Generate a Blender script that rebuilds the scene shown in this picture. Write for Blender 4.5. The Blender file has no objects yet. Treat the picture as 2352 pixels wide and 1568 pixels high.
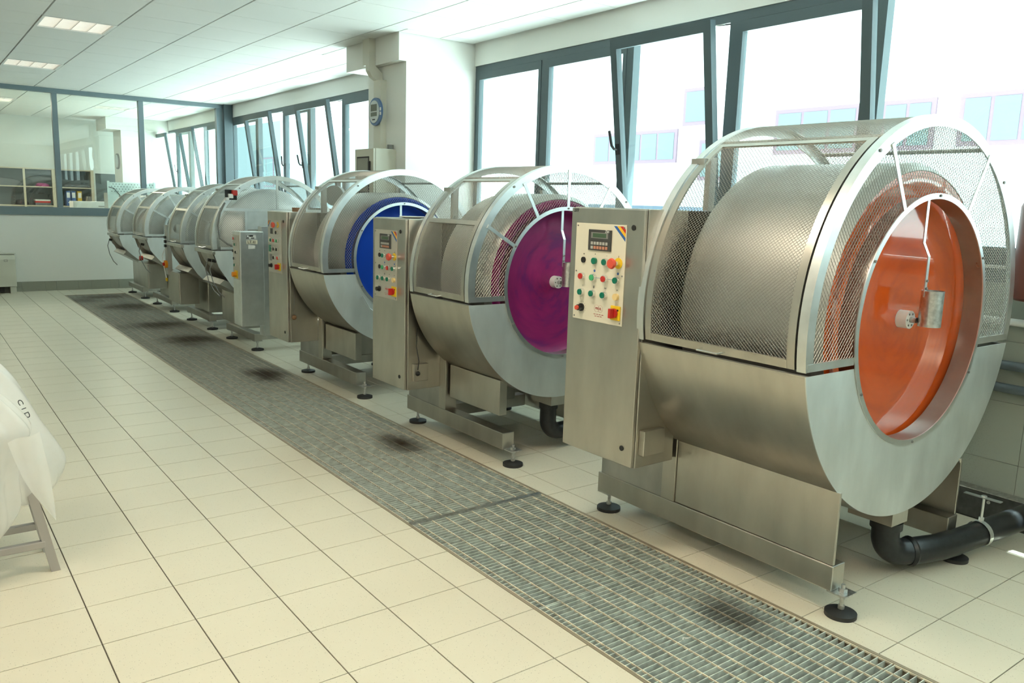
import bpy, math, random
import numpy as np
from mathutils import Matrix, Vector
random.seed(7)
rng = np.random.default_rng(5)
SC = bpy.context.scene
COL = SC.collection
R_ = math.radians

# ------------------------------------------------------------------ camera
F_PX, YAW, PITCH, ROLL = 1857.08, R_(37.0174), R_(-9.657), R_(1.8238)
CAM = Vector((-0.44173, -3.79123, 1.53201))
_f = Vector((math.sin(YAW)*math.cos(PITCH), math.cos(YAW)*math.cos(PITCH), math.sin(PITCH)))
_r0 = Vector((math.cos(YAW), -math.sin(YAW), 0)); _u0 = _r0.cross(_f)
_r = _r0*math.cos(ROLL) + _u0*math.sin(ROLL); _u = -_r0*math.sin(ROLL) + _u0*math.cos(ROLL)
cd = bpy.data.cameras.new('camera'); cam = bpy.data.objects.new('camera', cd); COL.objects.link(cam)
cd.sensor_width = 36.0; cd.lens = F_PX/2352*36.0; cd.clip_start = .05; cd.clip_end = 300
m = Matrix((( _r.x, _u.x, -_f.x, CAM.x), (_r.y, _u.y, -_f.y, CAM.y), (_r.z, _u.z, -_f.z, CAM.z), (0, 0, 0, 1)))
cam.matrix_world = m
SC.camera = cam
def px(p):
    d = Vector(p) - CAM; c = d.dot(_f)
    if c < .05: return None
    return 1176 + F_PX*d.dot(_r)/c, 784 - F_PX*d.dot(_u)/c

# ------------------------------------------------------------------ world, sun, exposure
w = bpy.data.worlds.new('sky'); SC.world = w; w.use_nodes = True
bg = w.node_tree.nodes['Background']
bg.inputs[0].default_value = (.74, 1.0, 1.0, 1); bg.inputs[1].default_value = 3.1
sd = bpy.data.lights.new('sun', 'SUN'); sd.energy = 52.0; sd.angle = R_(1.5); sd.color = (.84, 1, .98)
so = bpy.data.objects.new('sun', sd); COL.objects.link(so)
so.rotation_euler = Vector((-.24, .16, -1.0)).to_track_quat('-Z', 'Y').to_euler()
vs = SC.view_settings
vs.view_transform = 'Standard'; vs.look = 'None'; vs.exposure = 0.55; vs.gamma = 1.0; vs.use_curve_mapping = False
LAMP_W = 14.0

# ------------------------------------------------------------------ materials
M = {}
def mat(name, col, rough=.5, metal=0.0, spec=.5, noise=None, bump=None, coat=0.0, trans=0.0, stretch=None, alpha=None):
    mm = bpy.data.materials.new(name); mm.use_nodes = True; nt = mm.node_tree; b = nt.nodes['Principled BSDF']
    b.inputs['Base Color'].default_value = (*col, 1); b.inputs['Roughness'].default_value = rough
    b.inputs['Metallic'].default_value = metal; b.inputs['Specular IOR Level'].default_value = spec
    b.inputs['Coat Weight'].default_value = coat
    if trans: b.inputs['Transmission Weight'].default_value = trans
    if alpha is not None: b.inputs['Alpha'].default_value = alpha
    if noise or bump:
        geo = nt.nodes.new('ShaderNodeNewGeometry'); mp = nt.nodes.new('ShaderNodeMapping')
        nt.links.new(geo.outputs['Position'], mp.inputs['Vector'])
        if stretch: mp.inputs['Scale'].default_value = stretch
        n = nt.nodes.new('ShaderNodeTexNoise'); n.inputs['Detail'].default_value = 4
        nt.links.new(mp.outputs[0], n.inputs['Vector'])
    if noise:
        sc, amt = noise; n.inputs['Scale'].default_value = sc
        rmp = nt.nodes.new('ShaderNodeMapRange'); rmp.inputs['From Min'].default_value = .3; rmp.inputs['From Max'].default_value = .7
        rmp.inputs['To Min'].default_value = 1-amt; rmp.inputs['To Max'].default_value = 1+amt*.4
        nt.links.new(n.outputs['Fac'], rmp.inputs['Value'])
        mx = nt.nodes.new('ShaderNodeMix'); mx.data_type = 'RGBA'; mx.blend_type = 'MULTIPLY'; mx.inputs['Factor'].default_value = 1
        mx.inputs['A'].default_value = (*col, 1); nt.links.new(rmp.outputs[0], mx.inputs['B'])
        nt.links.new(mx.outputs['Result'], b.inputs['Base Color'])
        r2 = nt.nodes.new('ShaderNodeMapRange'); r2.inputs['To Min'].default_value = max(.02, rough-.07); r2.inputs['To Max'].default_value = min(1, rough+.07)
        nt.links.new(n.outputs['Fac'], r2.inputs['Value']); nt.links.new(r2.outputs[0], b.inputs['Roughness'])
    if bump:
        bp = nt.nodes.new('ShaderNodeBump'); bp.inputs['Strength'].default_value = bump[1]; bp.inputs['Distance'].default_value = .01
        n2 = nt.nodes.new('ShaderNodeTexNoise'); n2.inputs['Scale'].default_value = bump[0]
        nt.links.new(mp.outputs[0], n2.inputs['Vector']); nt.links.new(n2.outputs['Fac'], bp.inputs['Height'])
        nt.links.new(bp.outputs[0], b.inputs['Normal'])
    M[name] = mm; return mm
mat('steel', (.545, .52, .465), .33, 1, noise=(9, .13), stretch=(1, 1, .35))
mat('steel_bright', (.76, .78, .77), .38, 1, noise=(14, .08))
mat('steel_satin', (.77, .80, .79), .54, 1, noise=(10, .10), stretch=(1, 1, .4))
mat('drum_steel', (.58, .565, .53), .42, 1, noise=(5, .07))
mat('collar_steel', (.36, .33, .30), .30, 1, noise=(12, .1))
mat('steel_shaded', (.045, .042, .037), .5, .4)  # drive housing steel in shadow, the shade put into its colour
mat('steel_dull', (.52, .51, .48), .42, 1, noise=(7, .22), stretch=(1, 1, .5))
mat('mesh_wire', (.40, .385, .35), .32, 1)
mat('zinc', (.62, .62, .60), .36, 1, noise=(60, .3))
mat('chrome', (.82, .82, .80), .16, 1)
mat('white_wall', (.80, .80, .76), .7)
mat('office_wall', (.78, .79, .75), .75)
mat('ceiling_white', (.74, .745, .72), .85, bump=(400, .15))
mat('ceiling_rail', (.50, .51, .50), .6)
mat('frame_grey', (.070, .100, .112), .42)
mat('partition_frame', (.16, .215, .245), .40)
mat('beige', (.66, .645, .56), .5)
mat('box_beige', (.60, .59, .49), .45)
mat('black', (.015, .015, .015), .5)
mat('rubber', (.025, .026, .027), .55, noise=(40, .3))
mat('pipe_black', (.016, .018, .02), .33, noise=(50, .4))
mat('pipe_grey', (.10, .125, .14), .45)
mat('pipe_white', (.74, .75, .72), .4)
def swirl(name, cols, centre, rough, coat, k):
    mm = bpy.data.materials.new(name); mm.use_nodes = True; nt = mm.node_tree; b = nt.nodes['Principled BSDF']
    geo = nt.nodes.new('ShaderNodeNewGeometry'); sb_ = nt.nodes.new('ShaderNodeVectorMath'); sb_.operation = 'SUBTRACT'; sb_.inputs[1].default_value = centre; nt.links.new(geo.outputs['Position'], sb_.inputs[0])
    sx = nt.nodes.new('ShaderNodeSeparateXYZ'); nt.links.new(sb_.outputs[0], sx.inputs[0])
    cb = nt.nodes.new('ShaderNodeCombineXYZ'); nt.links.new(sx.outputs['X'], cb.inputs[0]); nt.links.new(sx.outputs['Z'], cb.inputs[1])
    ln = nt.nodes.new('ShaderNodeVectorMath'); ln.operation = 'LENGTH'; nt.links.new(cb.outputs[0], ln.inputs[0])
    ro_ = nt.nodes.new('ShaderNodeVectorRotate'); ro_.rotation_type = 'Z_AXIS'; nt.links.new(cb.outputs[0], ro_.inputs['Vector'])
    mu = nt.nodes.new('ShaderNodeMath'); mu.operation = 'MULTIPLY'; mu.inputs[1].default_value = 5.0; nt.links.new(ln.outputs['Value'], mu.inputs[0]); nt.links.new(mu.outputs[0], ro_.inputs['Angle'])
    nm = nt.nodes.new('ShaderNodeVectorMath'); nm.operation = 'NORMALIZE'; nt.links.new(ro_.outputs[0], nm.inputs[0])
    sp = nt.nodes.new('ShaderNodeSeparateXYZ'); nt.links.new(nm.outputs[0], sp.inputs[0])
    c2 = nt.nodes.new('ShaderNodeCombineXYZ'); nt.links.new(sp.outputs[0], c2.inputs[0]); nt.links.new(sp.outputs[1], c2.inputs[1])
    m3 = nt.nodes.new('ShaderNodeMath'); m3.operation = 'MULTIPLY'; m3.inputs[1].default_value = 11.0; nt.links.new(ln.outputs['Value'], m3.inputs[0]); nt.links.new(m3.outputs[0], c2.inputs[2])
    n = nt.nodes.new('ShaderNodeTexNoise'); n.inputs['Scale'].default_value = 1.7; n.inputs['Detail'].default_value = 5; nt.links.new(c2.outputs[0], n.inputs['Vector'])
    cr = nt.nodes.new('ShaderNodeValToRGB'); e_ = cr.color_ramp.elements
    e_[0].position = .34; e_[0].color = (*cols[0], 1); e_[1].position = .68; e_[1].color = (*cols[2], 1); em = e_.new(.50); em.color = (*cols[1], 1)
    nt.links.new(n.outputs['Fac'], cr.inputs[0]); nt.links.new(cr.outputs[0], b.inputs['Base Color'])
    b.inputs['Roughness'].default_value = rough; b.inputs['Coat Weight'].default_value = coat; b.inputs['Coat Roughness'].default_value = .03; M[name] = mm
swirl('purple', ((.17, .012, .13), (.27, .014, .125), (.33, .018, .14)), (2.735, 0, 1.07), .34, .1, 1)
swirl('orange', ((.52, .070, .010), (.60, .078, .008), (.63, .083, .009)), (2.84, 0, 1.115), .12, 1.0, 1)
mat('blue', (.008, .055, .42), .22)
mat('dark_red', (.17, .045, .03), .45)
mat('panel_cream', (.72, .68, .55), .45)
mat('panel_alu', (.52, .50, .44), .45, .3)
mat('green', (.0, .17, .10), .3); mat('green_lit', (.05, .42, .17), .3)
mat('red', (.55, .025, .018), .35); mat('red_soft', (.72, .09, .05), .45)
mat('yellow', (.80, .52, .01), .4); mat('amber', (.83, .62, .28), .4); mat('orange_switch', (.85, .30, .01), .4)
mat('white_plastic', (.80, .80, .78), .4); mat('label_white', (.82, .83, .80), .5)
mat('hmi', (.055, .055, .052), .45); mat('hmi_pane', (.30, .30, .26), .15); mat('lcd', (.06, .11, .06), .25); mat('key', (.42, .42, .39), .5); mat('key_red', (.52, .22, .14), .5)
mat('ink', (.02, .02, .02), .6); mat('ink_red', (.45, .06, .06), .6); mat('stripe_blue', (.03, .12, .36), .5); mat('stripe_yellow', (.85, .48, .02), .5)
mat('clock_blue', (.10, .19, .38), .4); mat('clock_face', (.58, .63, .63), .4); mat('clock_lcd', (.10, .12, .09), .3)
mat('shelf_cream', (.62, .56, .42), .5); mat('shelf_dark', (.10, .12, .125), .6)
mat('binder_blue', (.03, .10, .30), .5); mat('binder_yellow', (.66, .42, .03), .5); mat('paper', (.75, .75, .72), .7); mat('paper_dark', (.06, .06, .07), .7)
mat('cloth_grey', (.16, .17, .18), .9); mat('pink', (.55, .10, .30), .7); mat('tape_brown', (.30, .17, .09), .6)
mat('convector', (.62, .625, .54), .5); mat('cable_grey', (.20, .20, .19), .5)
mat('ground_out', (.35, .36, .35), .9); mat('facade', (.62, .62, .62), .9); mat('pane_out', (.17, .235, .24), .8, spec=.1); mat('frame_out', (.21, .14, .18), .8); mat('facade_grey', (.18, .23, .235), .9); mat('barrier_out', (.13, .06, .045), .8); mat('van_out', (.045, .07, .10), .6)
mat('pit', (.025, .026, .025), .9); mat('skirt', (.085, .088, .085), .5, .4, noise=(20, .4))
mat('grout', (.12, .10, .075), .9); mat('grout_wall', (.34, .36, .33), .9)
mat('rod', (.40, .34, .25), .5, .6)
mat('leg_alu', (.42, .40, .385), .45, .6)

def speckle(name, base, spk, rough):
    mm = bpy.data.materials.new(name); mm.use_nodes = True; nt = mm.node_tree; b = nt.nodes['Principled BSDF']
    geo = nt.nodes.new('ShaderNodeNewGeometry')
    v = nt.nodes.new('ShaderNodeTexVoronoi'); v.inputs['Scale'].default_value = 150; nt.links.new(geo.outputs['Position'], v.inputs['Vector'])
    sep = nt.nodes.new('ShaderNodeSeparateColor'); nt.links.new(v.outputs['Color'], sep.inputs[0])
    thr = nt.nodes.new('ShaderNodeMapRange'); thr.inputs['From Min'].default_value = .45; thr.inputs['From Max'].default_value = 1; thr.inputs['To Min'].default_value = 0; thr.inputs['To Max'].default_value = .26
    nt.links.new(sep.outputs[0], thr.inputs['Value'])
    lt = nt.nodes.new('ShaderNodeMath'); lt.operation = 'LESS_THAN'; nt.links.new(v.outputs['Distance'], lt.inputs[0]); nt.links.new(thr.outputs[0], lt.inputs[1])
    n = nt.nodes.new('ShaderNodeTexNoise'); n.inputs['Scale'].default_value = 1.3; nt.links.new(geo.outputs['Position'], n.inputs['Vector'])
    mr = nt.nodes.new('ShaderNodeMapRange'); mr.inputs['To Min'].default_value = .92; mr.inputs['To Max'].default_value = 1.06; nt.links.new(n.outputs['Fac'], mr.inputs['Value'])
    mu = nt.nodes.new('ShaderNodeMix'); mu.data_type = 'RGBA'; mu.blend_type = 'MULTIPLY'; mu.inputs['Factor'].default_value = 1; mu.inputs['A'].default_value = (*base, 1); nt.links.new(mr.outputs[0], mu.inputs['B'])
    mx = nt.nodes.new('ShaderNodeMix'); mx.data_type = 'RGBA'; mx.inputs['B'].default_value = (*spk, 1)
    sc = nt.nodes.new('ShaderNodeMath'); sc.operation = 'MULTIPLY'; sc.inputs[1].default_value = .45; nt.links.new(lt.outputs[0], sc.inputs[0])
    nt.links.new(sc.outputs[0], mx.inputs['Factor']); nt.links.new(mu.outputs['Result'], mx.inputs['A']); nt.links.new(mx.outputs['Result'], b.inputs['Base Color'])
    b.inputs['Roughness'].default_value = rough; b.inputs['Specular IOR Level'].default_value = .4
    M[name] = mm
speckle('floor_tile', (.70, .65, .525), (.12, .10, .07), .34)
speckle('wall_tile', (.36, .385, .33), (.06, .06, .05), .4)
speckle('base_tile', (.30, .31, .255), (.10, .10, .08), .45)

def grate_mat(name, base, metal, rough):
    """galvanised grating with soot and rust blots of their own shape"""
    mm = bpy.data.materials.new(name); mm.use_nodes = True; nt = mm.node_tree; b = nt.nodes['Principled BSDF']
    geo = nt.nodes.new('ShaderNodeNewGeometry')
    n = nt.nodes.new('ShaderNodeTexNoise'); n.inputs['Scale'].default_value = 2.6; n.inputs['Detail'].default_value = 6; nt.links.new(geo.outputs['Position'], n.inputs['Vector'])
    acc = None
    for (x, y, rx, ry, s) in [(2.02, .62, .16, .30, 1.0), (2.00, 3.0, .22, .42, .95), (1.95, 5.0, .36, .50, .9), (1.85, 6.2, .45, .40, .8), (1.9, 8.0, .4, .5, .7), (1.8, 9.2, .45, .3, .6), (2.03, -2.0, .16, .26, .75), (1.55, 8.9, .3, .5, .5)]:
        sub = nt.nodes.new('ShaderNodeVectorMath'); sub.operation = 'SUBTRACT'; sub.inputs[1].default_value = (x, y, 0); nt.links.new(geo.outputs['Position'], sub.inputs[0])
        dv = nt.nodes.new('ShaderNodeVectorMath'); dv.operation = 'MULTIPLY'; dv.inputs[1].default_value = (1/rx, 1/ry, 0); nt.links.new(sub.outputs[0], dv.inputs[0])
        ln = nt.nodes.new('ShaderNodeVectorMath'); ln.operation = 'LENGTH'; nt.links.new(dv.outputs[0], ln.inputs[0])
        ad = nt.nodes.new('ShaderNodeMath'); ad.operation = 'ADD'; nt.links.new(ln.outputs['Value'], ad.inputs[0])
        nn = nt.nodes.new('ShaderNodeMath'); nn.operation = 'MULTIPLY_ADD'; nn.inputs[1].default_value = 1.3; nn.inputs[2].default_value = -.65; nt.links.new(n.outputs['Fac'], nn.inputs[0]); nt.links.new(nn.outputs[0], ad.inputs[1])
        mr = nt.nodes.new('ShaderNodeMapRange'); mr.interpolation_type = 'SMOOTHSTEP'; mr.inputs['From Min'].default_value = 1.15; mr.inputs['From Max'].default_value = .1; mr.inputs['To Max'].default_value = s; nt.links.new(ad.outputs[0], mr.inputs['Value'])
        if acc is None: acc = mr
        else:
            mxm = nt.nodes.new('ShaderNodeMath'); mxm.operation = 'MAXIMUM'; nt.links.new(acc.outputs[0], mxm.inputs[0]); nt.links.new(mr.outputs[0], mxm.inputs[1]); acc = mxm
    n3 = nt.nodes.new('ShaderNodeTexNoise'); n3.inputs['Scale'].default_value = 22; n3.inputs['Detail'].default_value = 5; nt.links.new(geo.outputs['Position'], n3.inputs['Vector'])
    r3 = nt.nodes.new('ShaderNodeMapRange'); r3.inputs['From Min'].default_value = .3; r3.inputs['From Max'].default_value = .7; r3.inputs['To Min'].default_value = .62; r3.inputs['To Max'].default_value = 1.12; nt.links.new(n3.outputs['Fac'], r3.inputs['Value'])
    # grime grows towards the far, older panels
    sy = nt.nodes.new('ShaderNodeSeparateXYZ'); nt.links.new(geo.outputs['Position'], sy.inputs[0])
    gy = nt.nodes.new('ShaderNodeMapRange'); gy.inputs['From Min'].default_value = -1; gy.inputs['From Max'].default_value = 4; gy.inputs['To Min'].default_value = 0; gy.inputs['To Max'].default_value = .5; nt.links.new(sy.outputs['Y'], gy.inputs['Value'])
    mu = nt.nodes.new('ShaderNodeMix'); mu.data_type = 'RGBA'; mu.blend_type = 'MULTIPLY'; mu.inputs['Factor'].default_value = 1; mu.inputs['A'].default_value = (*base, 1); nt.links.new(r3.outputs[0], mu.inputs['B'])
    m1 = nt.nodes.new('ShaderNodeMix'); m1.data_type = 'RGBA'; m1.inputs['B'].default_value = (.27, .24, .185, 1); nt.links.new(gy.outputs[0], m1.inputs['Factor']); nt.links.new(mu.outputs['Result'], m1.inputs['A'])
    m2 = nt.nodes.new('ShaderNodeMix'); m2.data_type = 'RGBA'; m2.inputs['B'].default_value = (.06, .043, .025, 1); nt.links.new(acc.outputs[0], m2.inputs['Factor']); nt.links.new(m1.outputs['Result'], m2.inputs['A'])
    nt.links.new(m2.outputs['Result'], b.inputs['Base Color']); b.inputs['Metallic'].default_value = metal; b.inputs['Roughness'].default_value = rough
    M[name] = mm
grate_mat('grate_bar', (.66, .72, .66), .1, .5)
grate_mat('grate_rod', (.80, .72, .56), .1, .5)

def glass_mat(name, tint, refl):
    mm = bpy.data.materials.new(name); mm.use_nodes = True; nt = mm.node_tree
    for nd in list(nt.nodes):
        if nd.type == 'BSDF_PRINCIPLED': nt.nodes.remove(nd)
    out = nt.nodes['Material Output']
    t = nt.nodes.new('ShaderNodeBsdfTransparent'); t.inputs[0].default_value = (*tint, 1)
    g = nt.nodes.new('ShaderNodeBsdfGlossy'); g.inputs['Roughness'].default_value = .0
    lw = nt.nodes.new('ShaderNodeLayerWeight'); lw.inputs[0].default_value = .5
    pw = nt.nodes.new('ShaderNodeMath'); pw.operation = 'POWER'; pw.inputs[1].default_value = 4.5; nt.links.new(lw.outputs['Facing'], pw.inputs[0])
    fr = nt.nodes.new('ShaderNodeMath'); fr.operation = 'MULTIPLY_ADD'; fr.inputs[1].default_value = .75; fr.inputs[2].default_value = refl; nt.links.new(pw.outputs[0], fr.inputs[0])
    mx = nt.nodes.new('ShaderNodeMixShader'); nt.links.new(fr.outputs[0], mx.inputs[0]); nt.links.new(t.outputs[0], mx.inputs[1]); nt.links.new(g.outputs[0], mx.inputs[2])
    nt.links.new(mx.outputs[0], out.inputs[0]); M[name] = mm
glass_mat('glass', (.97, 1, 1), .03)
glass_mat('glass_partition', (.93, .98, .96), .07)
def film_mat():
    mm = bpy.data.materials.new('bag_film'); mm.use_nodes = True; nt = mm.node_tree; b = nt.nodes['Principled BSDF']
    b.inputs['Base Color'].default_value = (.95, .95, .92, 1); b.inputs['Roughness'].default_value = .2
    tl = nt.nodes.new('ShaderNodeBsdfTranslucent'); tl.inputs[0].default_value = (.95, .94, .9, 1)
    tr = nt.nodes.new('ShaderNodeBsdfTransparent')
    m1 = nt.nodes.new('ShaderNodeMixShader'); m1.inputs[0].default_value = .35; nt.links.new(b.outputs[0], m1.inputs[1]); nt.links.new(tl.outputs[0], m1.inputs[2])
    m2 = nt.nodes.new('ShaderNodeMixShader'); m2.inputs[0].default_value = .30; nt.links.new(m1.outputs[0], m2.inputs[1]); nt.links.new(tr.outputs[0], m2.inputs[2])
    geo = nt.nodes.new('ShaderNodeNewGeometry'); n = nt.nodes.new('ShaderNodeTexNoise'); n.inputs['Scale'].default_value = 7; n.inputs['Detail'].default_value = 2; n.inputs['Distortion'].default_value = .4
    nt.links.new(geo.outputs['Position'], n.inputs['Vector']); bp = nt.nodes.new('ShaderNodeBump'); bp.inputs['Strength'].default_value = .55; bp.inputs['Distance'].default_value = .03
    nt.links.new(n.outputs['Fac'], bp.inputs['Height']); nt.links.new(bp.outputs[0], b.inputs['Normal'])
    nt.links.new(m2.outputs[0], nt.nodes['Material Output'].inputs[0]); M['bag_film'] = mm
film_mat()
def lamp_mat(name, col, s):
    mm = bpy.data.materials.new(name); mm.use_nodes = True; b = mm.node_tree.nodes['Principled BSDF']
    b.inputs['Base Color'].default_value = (.8, .8, .8, 1); b.inputs['Emission Color'].default_value = (*col, 1); b.inputs['Emission Strength'].default_value = s; M[name] = mm
lamp_mat('tube_glow', (1, .95, .80), .55)

# ------------------------------------------------------------------ mesh helpers
class G:
    def __init__(s): s.v = []; s.f = []
    def box(s, x0, x1, y0, y1, z0, z1):
        if x0 > x1: x0, x1 = x1, x0
        if y0 > y1: y0, y1 = y1, y0
        if z0 > z1: z0, z1 = z1, z0
        b = len(s.v)
        s.v += [(x0,y0,z0),(x1,y0,z0),(x1,y1,z0),(x0,y1,z0),(x0,y0,z1),(x1,y0,z1),(x1,y1,z1),(x0,y1,z1)]
        s.f += [tuple(b+i for i in q) for q in ((0,3,2,1),(4,5,6,7),(0,1,5,4),(1,2,6,5),(2,3,7,6),(3,0,4,7))]; return s
    def cyl(s, p0, p1, r0, r1=None, n=16, caps=True):
        if r1 is None: r1 = r0
        p0, p1 = Vector(p0), Vector(p1); d = (p1-p0).normalized()
        a = d.orthogonal().normalized(); c = d.cross(a); b = len(s.v)
        for p, r in ((p0, r0), (p1, r1)):
            for i in range(n):
                t = 2*math.pi*i/n; s.v.append(tuple(p + a*(r*math.cos(t)) + c*(r*math.sin(t))))
        for i in range(n):
            j = (i+1) % n; s.f.append((b+i, b+j, b+n+j, b+n+i))
        if caps: s.f += [tuple(b+n-1-i for i in range(n)), tuple(b+n+i for i in range(n))]
        return s
    def tube(s, pts, r, n=10):
        pts = [Vector(p) for p in pts]; b = len(s.v); a = None
        for k, p in enumerate(pts):
            d = (pts[min(k+1, len(pts)-1)] - pts[max(k-1, 0)]).normalized()
            if a is None: a = d.orthogonal().normalized()
            a = (a - d*a.dot(d)).normalized(); c = d.cross(a)
            rr = r[k] if isinstance(r, (list, tuple)) else r
            for i in range(n):
                t = 2*math.pi*i/n; s.v.append(tuple(p + a*(rr*math.cos(t)) + c*(rr*math.sin(t))))
        for k in range(len(pts)-1):
            for i in range(n):
                j = (i+1) % n; s.f.append((b+k*n+i, b+k*n+j, b+(k+1)*n+j, b+(k+1)*n+i))
        e = b+(len(pts)-1)*n
        s.f += [tuple(b+n-1-i for i in range(n)), tuple(e+i for i in range(n))]; return s
    def lathe(s, prof, zc, a0=0, a1=360, n=96, x=0.0):
        """profile [(r, y)] turned about the y axis at height zc; angle 0 = -x, 90 = up"""
        full = abs(a1-a0) >= 360; N = n if full else n+1; b = len(s.v); P = len(prof)
        for k in range(N):
            t = R_(a0 + (a1-a0)*k/n)
            for r, y in prof: s.v.append((x - r*math.cos(t), y, zc + r*math.sin(t)))
        for k in range(n):
            j = (k+1) % N
            for i in range(P-1): s.f.append((b+k*P+i, b+k*P+i+1, b+j*P+i+1, b+j*P+i))
        return s
    def sector(s, r0, r1, y0, y1, zc, a0, a1, n=48, x=0.0):
        """solid ring sector"""
        b = len(s.v)
        for k in range(n+1):
            t = R_(a0 + (a1-a0)*k/n); c, q = math.cos(t), math.sin(t)
            for r, y in ((r0, y0), (r1, y0), (r1, y1), (r0, y1)): s.v.append((x - r*c, y, zc + r*q))
        for k in range(n):
            for i in range(4):
                j = (i+1) % 4; s.f.append((b+k*4+i, b+k*4+j, b+k*4+4+j, b+k*4+4+i))
        s.f += [(b+3, b+2, b+1, b), (b+n*4, b+n*4+1, b+n*4+2, b+n*4+3)]; return s
    def hexa(s, p):
        b = len(s.v); s.v += [tuple(q) for q in p]
        s.f += [tuple(b+i for i in q) for q in ((0,3,2,1),(4,5,6,7),(0,1,5,4),(1,2,6,5),(2,3,7,6),(3,0,4,7))]; return s
    def prism(s, poly, off):
        """extrude polygon points (3-D) by vector off"""
        n = len(poly); b = len(s.v); o = Vector(off)
        s.v += [tuple(p) for p in poly] + [tuple(Vector(p)+o) for p in poly]
        s.f += [tuple(b+n-1-i for i in range(n)), tuple(b+n+i for i in range(n))]
        for i in range(n):
            j = (i+1) % n; s.f.append((b+i, b+j, b+n+j, b+n+i))
        return s
    def mesh(s, name, m, smooth=False):
        me = bpy.data.meshes.new(name); me.from_pydata(s.v, [], s.f); me.update()
        me.materials.append(M[m])
        if smooth:
            me.polygons.foreach_set('use_smooth', [True]*len(me.polygons)); me.set_sharp_from_angle(angle=R_(35))
        return me
    def build(s, name, m, parent=None, smooth=False, bev=0, label=None):
        o = bpy.data.objects.new(name, s.mesh(name, m, smooth)); COL.objects.link(o)
        if parent: o.parent = parent
        if bev:
            bm = o.modifiers.new('bevel', 'BEVEL'); bm.width = bev; bm.segments = 2; bm.limit_method = 'ANGLE'
        if label: o['label'] = label
        return o
def obj(name, me, parent=None, loc=None):
    o = bpy.data.objects.new(name, me); COL.objects.link(o)
    if parent: o.parent = parent
    if loc is not None: o.location = loc
    return o
def empty(name, loc, label=None, cat=None, group=None, rz=0):
    o = bpy.data.objects.new(name, None); COL.objects.link(o); o.location = loc; o.rotation_euler.z = rz; o.empty_display_size = .1
    if label: tag(o, label, cat, group)
    return o
def tag(o, label, cat, group=None):
    o['label'] = label; o['category'] = cat
    if group: o['group'] = group
    return o
def struct(o, label=None):
    o['kind'] = 'structure'
    if label: o['label'] = label
    return o
def stuff(o): o['kind'] = 'stuff'; return o
def quads(name, V, m, parent=None, tris3=False):
    """V: (n, k, 3) with k=4 unshared quads -> one object"""
    V = np.asarray(V, dtype=np.float32); n = V.shape[0]
    me = bpy.data.meshes.new(name); me.vertices.add(n*4); me.vertices.foreach_set('co', V.reshape(-1))
    me.loops.add(n*4); me.loops.foreach_set('vertex_index', np.arange(n*4, dtype=np.int32))
    me.polygons.add(n); me.polygons.foreach_set('loop_start', np.arange(0, n*4, 4, dtype=np.int32))
    me.update(calc_edges=True); me.validate(); me.materials.append(M[m])
    return obj(name, me, parent)
def wire(name, m, parent, s0, s1, t0, t1, ps, pt, wd, fn, inside=None, sides=3):
    """expanded-metal mesh: two families of strands; fn(s,t)->points, normals"""
    hs, ht = ps/2, pt/2
    I, J = np.meshgrid(np.arange(int((s1-s0)/hs)), np.arange(int((t1-t0)/ht)), indexing='ij')
    I, J = I.ravel(), J.ravel(); ev = (I+J) % 2 == 0
    sa, ta = s0 + I*hs, np.where(ev, t0 + J*ht, t0 + (J+1)*ht)
    sb, tb = s0 + (I+1)*hs, np.where(ev, t0 + (J+1)*ht, t0 + J*ht)
    if inside is not None:
        k = inside((sa+sb)/2, (ta+tb)/2); sa, ta, sb, tb = sa[k], ta[k], sb[k], tb[k]
    A, NA = fn(sa, ta); B, NB = fn(sb, tb)
    d = B-A; d /= np.linalg.norm(d, axis=1)[:, None]; Nn = (NA+NB); Nn /= np.linalg.norm(Nn, axis=1)[:, None]
    S = np.cross(Nn, d)
    offs = [S*wd/2, -S*wd/2, Nn*wd*.7] if sides == 3 else [S*wd/2, Nn*wd*.5, -S*wd/2]
    Q = []
    rngs = [(0, 1), (1, 2), (2, 0)] if sides == 3 else [(0, 1), (1, 2)]
    for i, j in rngs: Q.append(np.stack([A+offs[i], A+offs[j], B+offs[j], B+offs[i]], 1))
    return stuff(quads(name, np.concatenate(Q), m, parent))
def text(name, string, size, m, parent, origin, right, up, thick=.0006, align='CENTER'):
    cu = bpy.data.curves.new(name, 'FONT'); cu.body = string; cu.size = size; cu.align_x = align; cu.align_y = 'CENTER'; cu.extrude = thick
    to = bpy.data.objects.new(name, cu); COL.objects.link(to); bpy.context.view_layer.update()
    me = bpy.data.meshes.new_from_object(to.evaluated_get(bpy.context.evaluated_depsgraph_get())); bpy.data.objects.remove(to); bpy.data.curves.remove(cu)
    r, u = Vector(right).normalized(), Vector(up).normalized(); n = r.cross(u)
    T = Matrix(((r.x, u.x, n.x, origin[0]), (r.y, u.y, n.y, origin[1]), (r.z, u.z, n.z, origin[2]), (0, 0, 0, 1)))
    me.transform(T); me.materials.clear(); me.materials.append(M[m]); me.name = name
    return obj(name, me, parent)

# ================================================================== SETTING
T = .31
GX0, GX1 = 1.405, 2.190          # drain channel
YF = 10.334                      # far partition
ZC = 3.01
XL, YB = -3.41, -8.06            # left and back walls
WX0, WS = 3.978, .0115                       # the window wall runs very slightly out of square
def wx(y): return WX0 + WS*(y+2)
WROT = -math.atan(WS)
def wall_empty(o):               # local frame of the window wall: x outwards, y along
    o.location = (WX0, -2.0, 0); o.rotation_euler.z = WROT; return o

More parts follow.
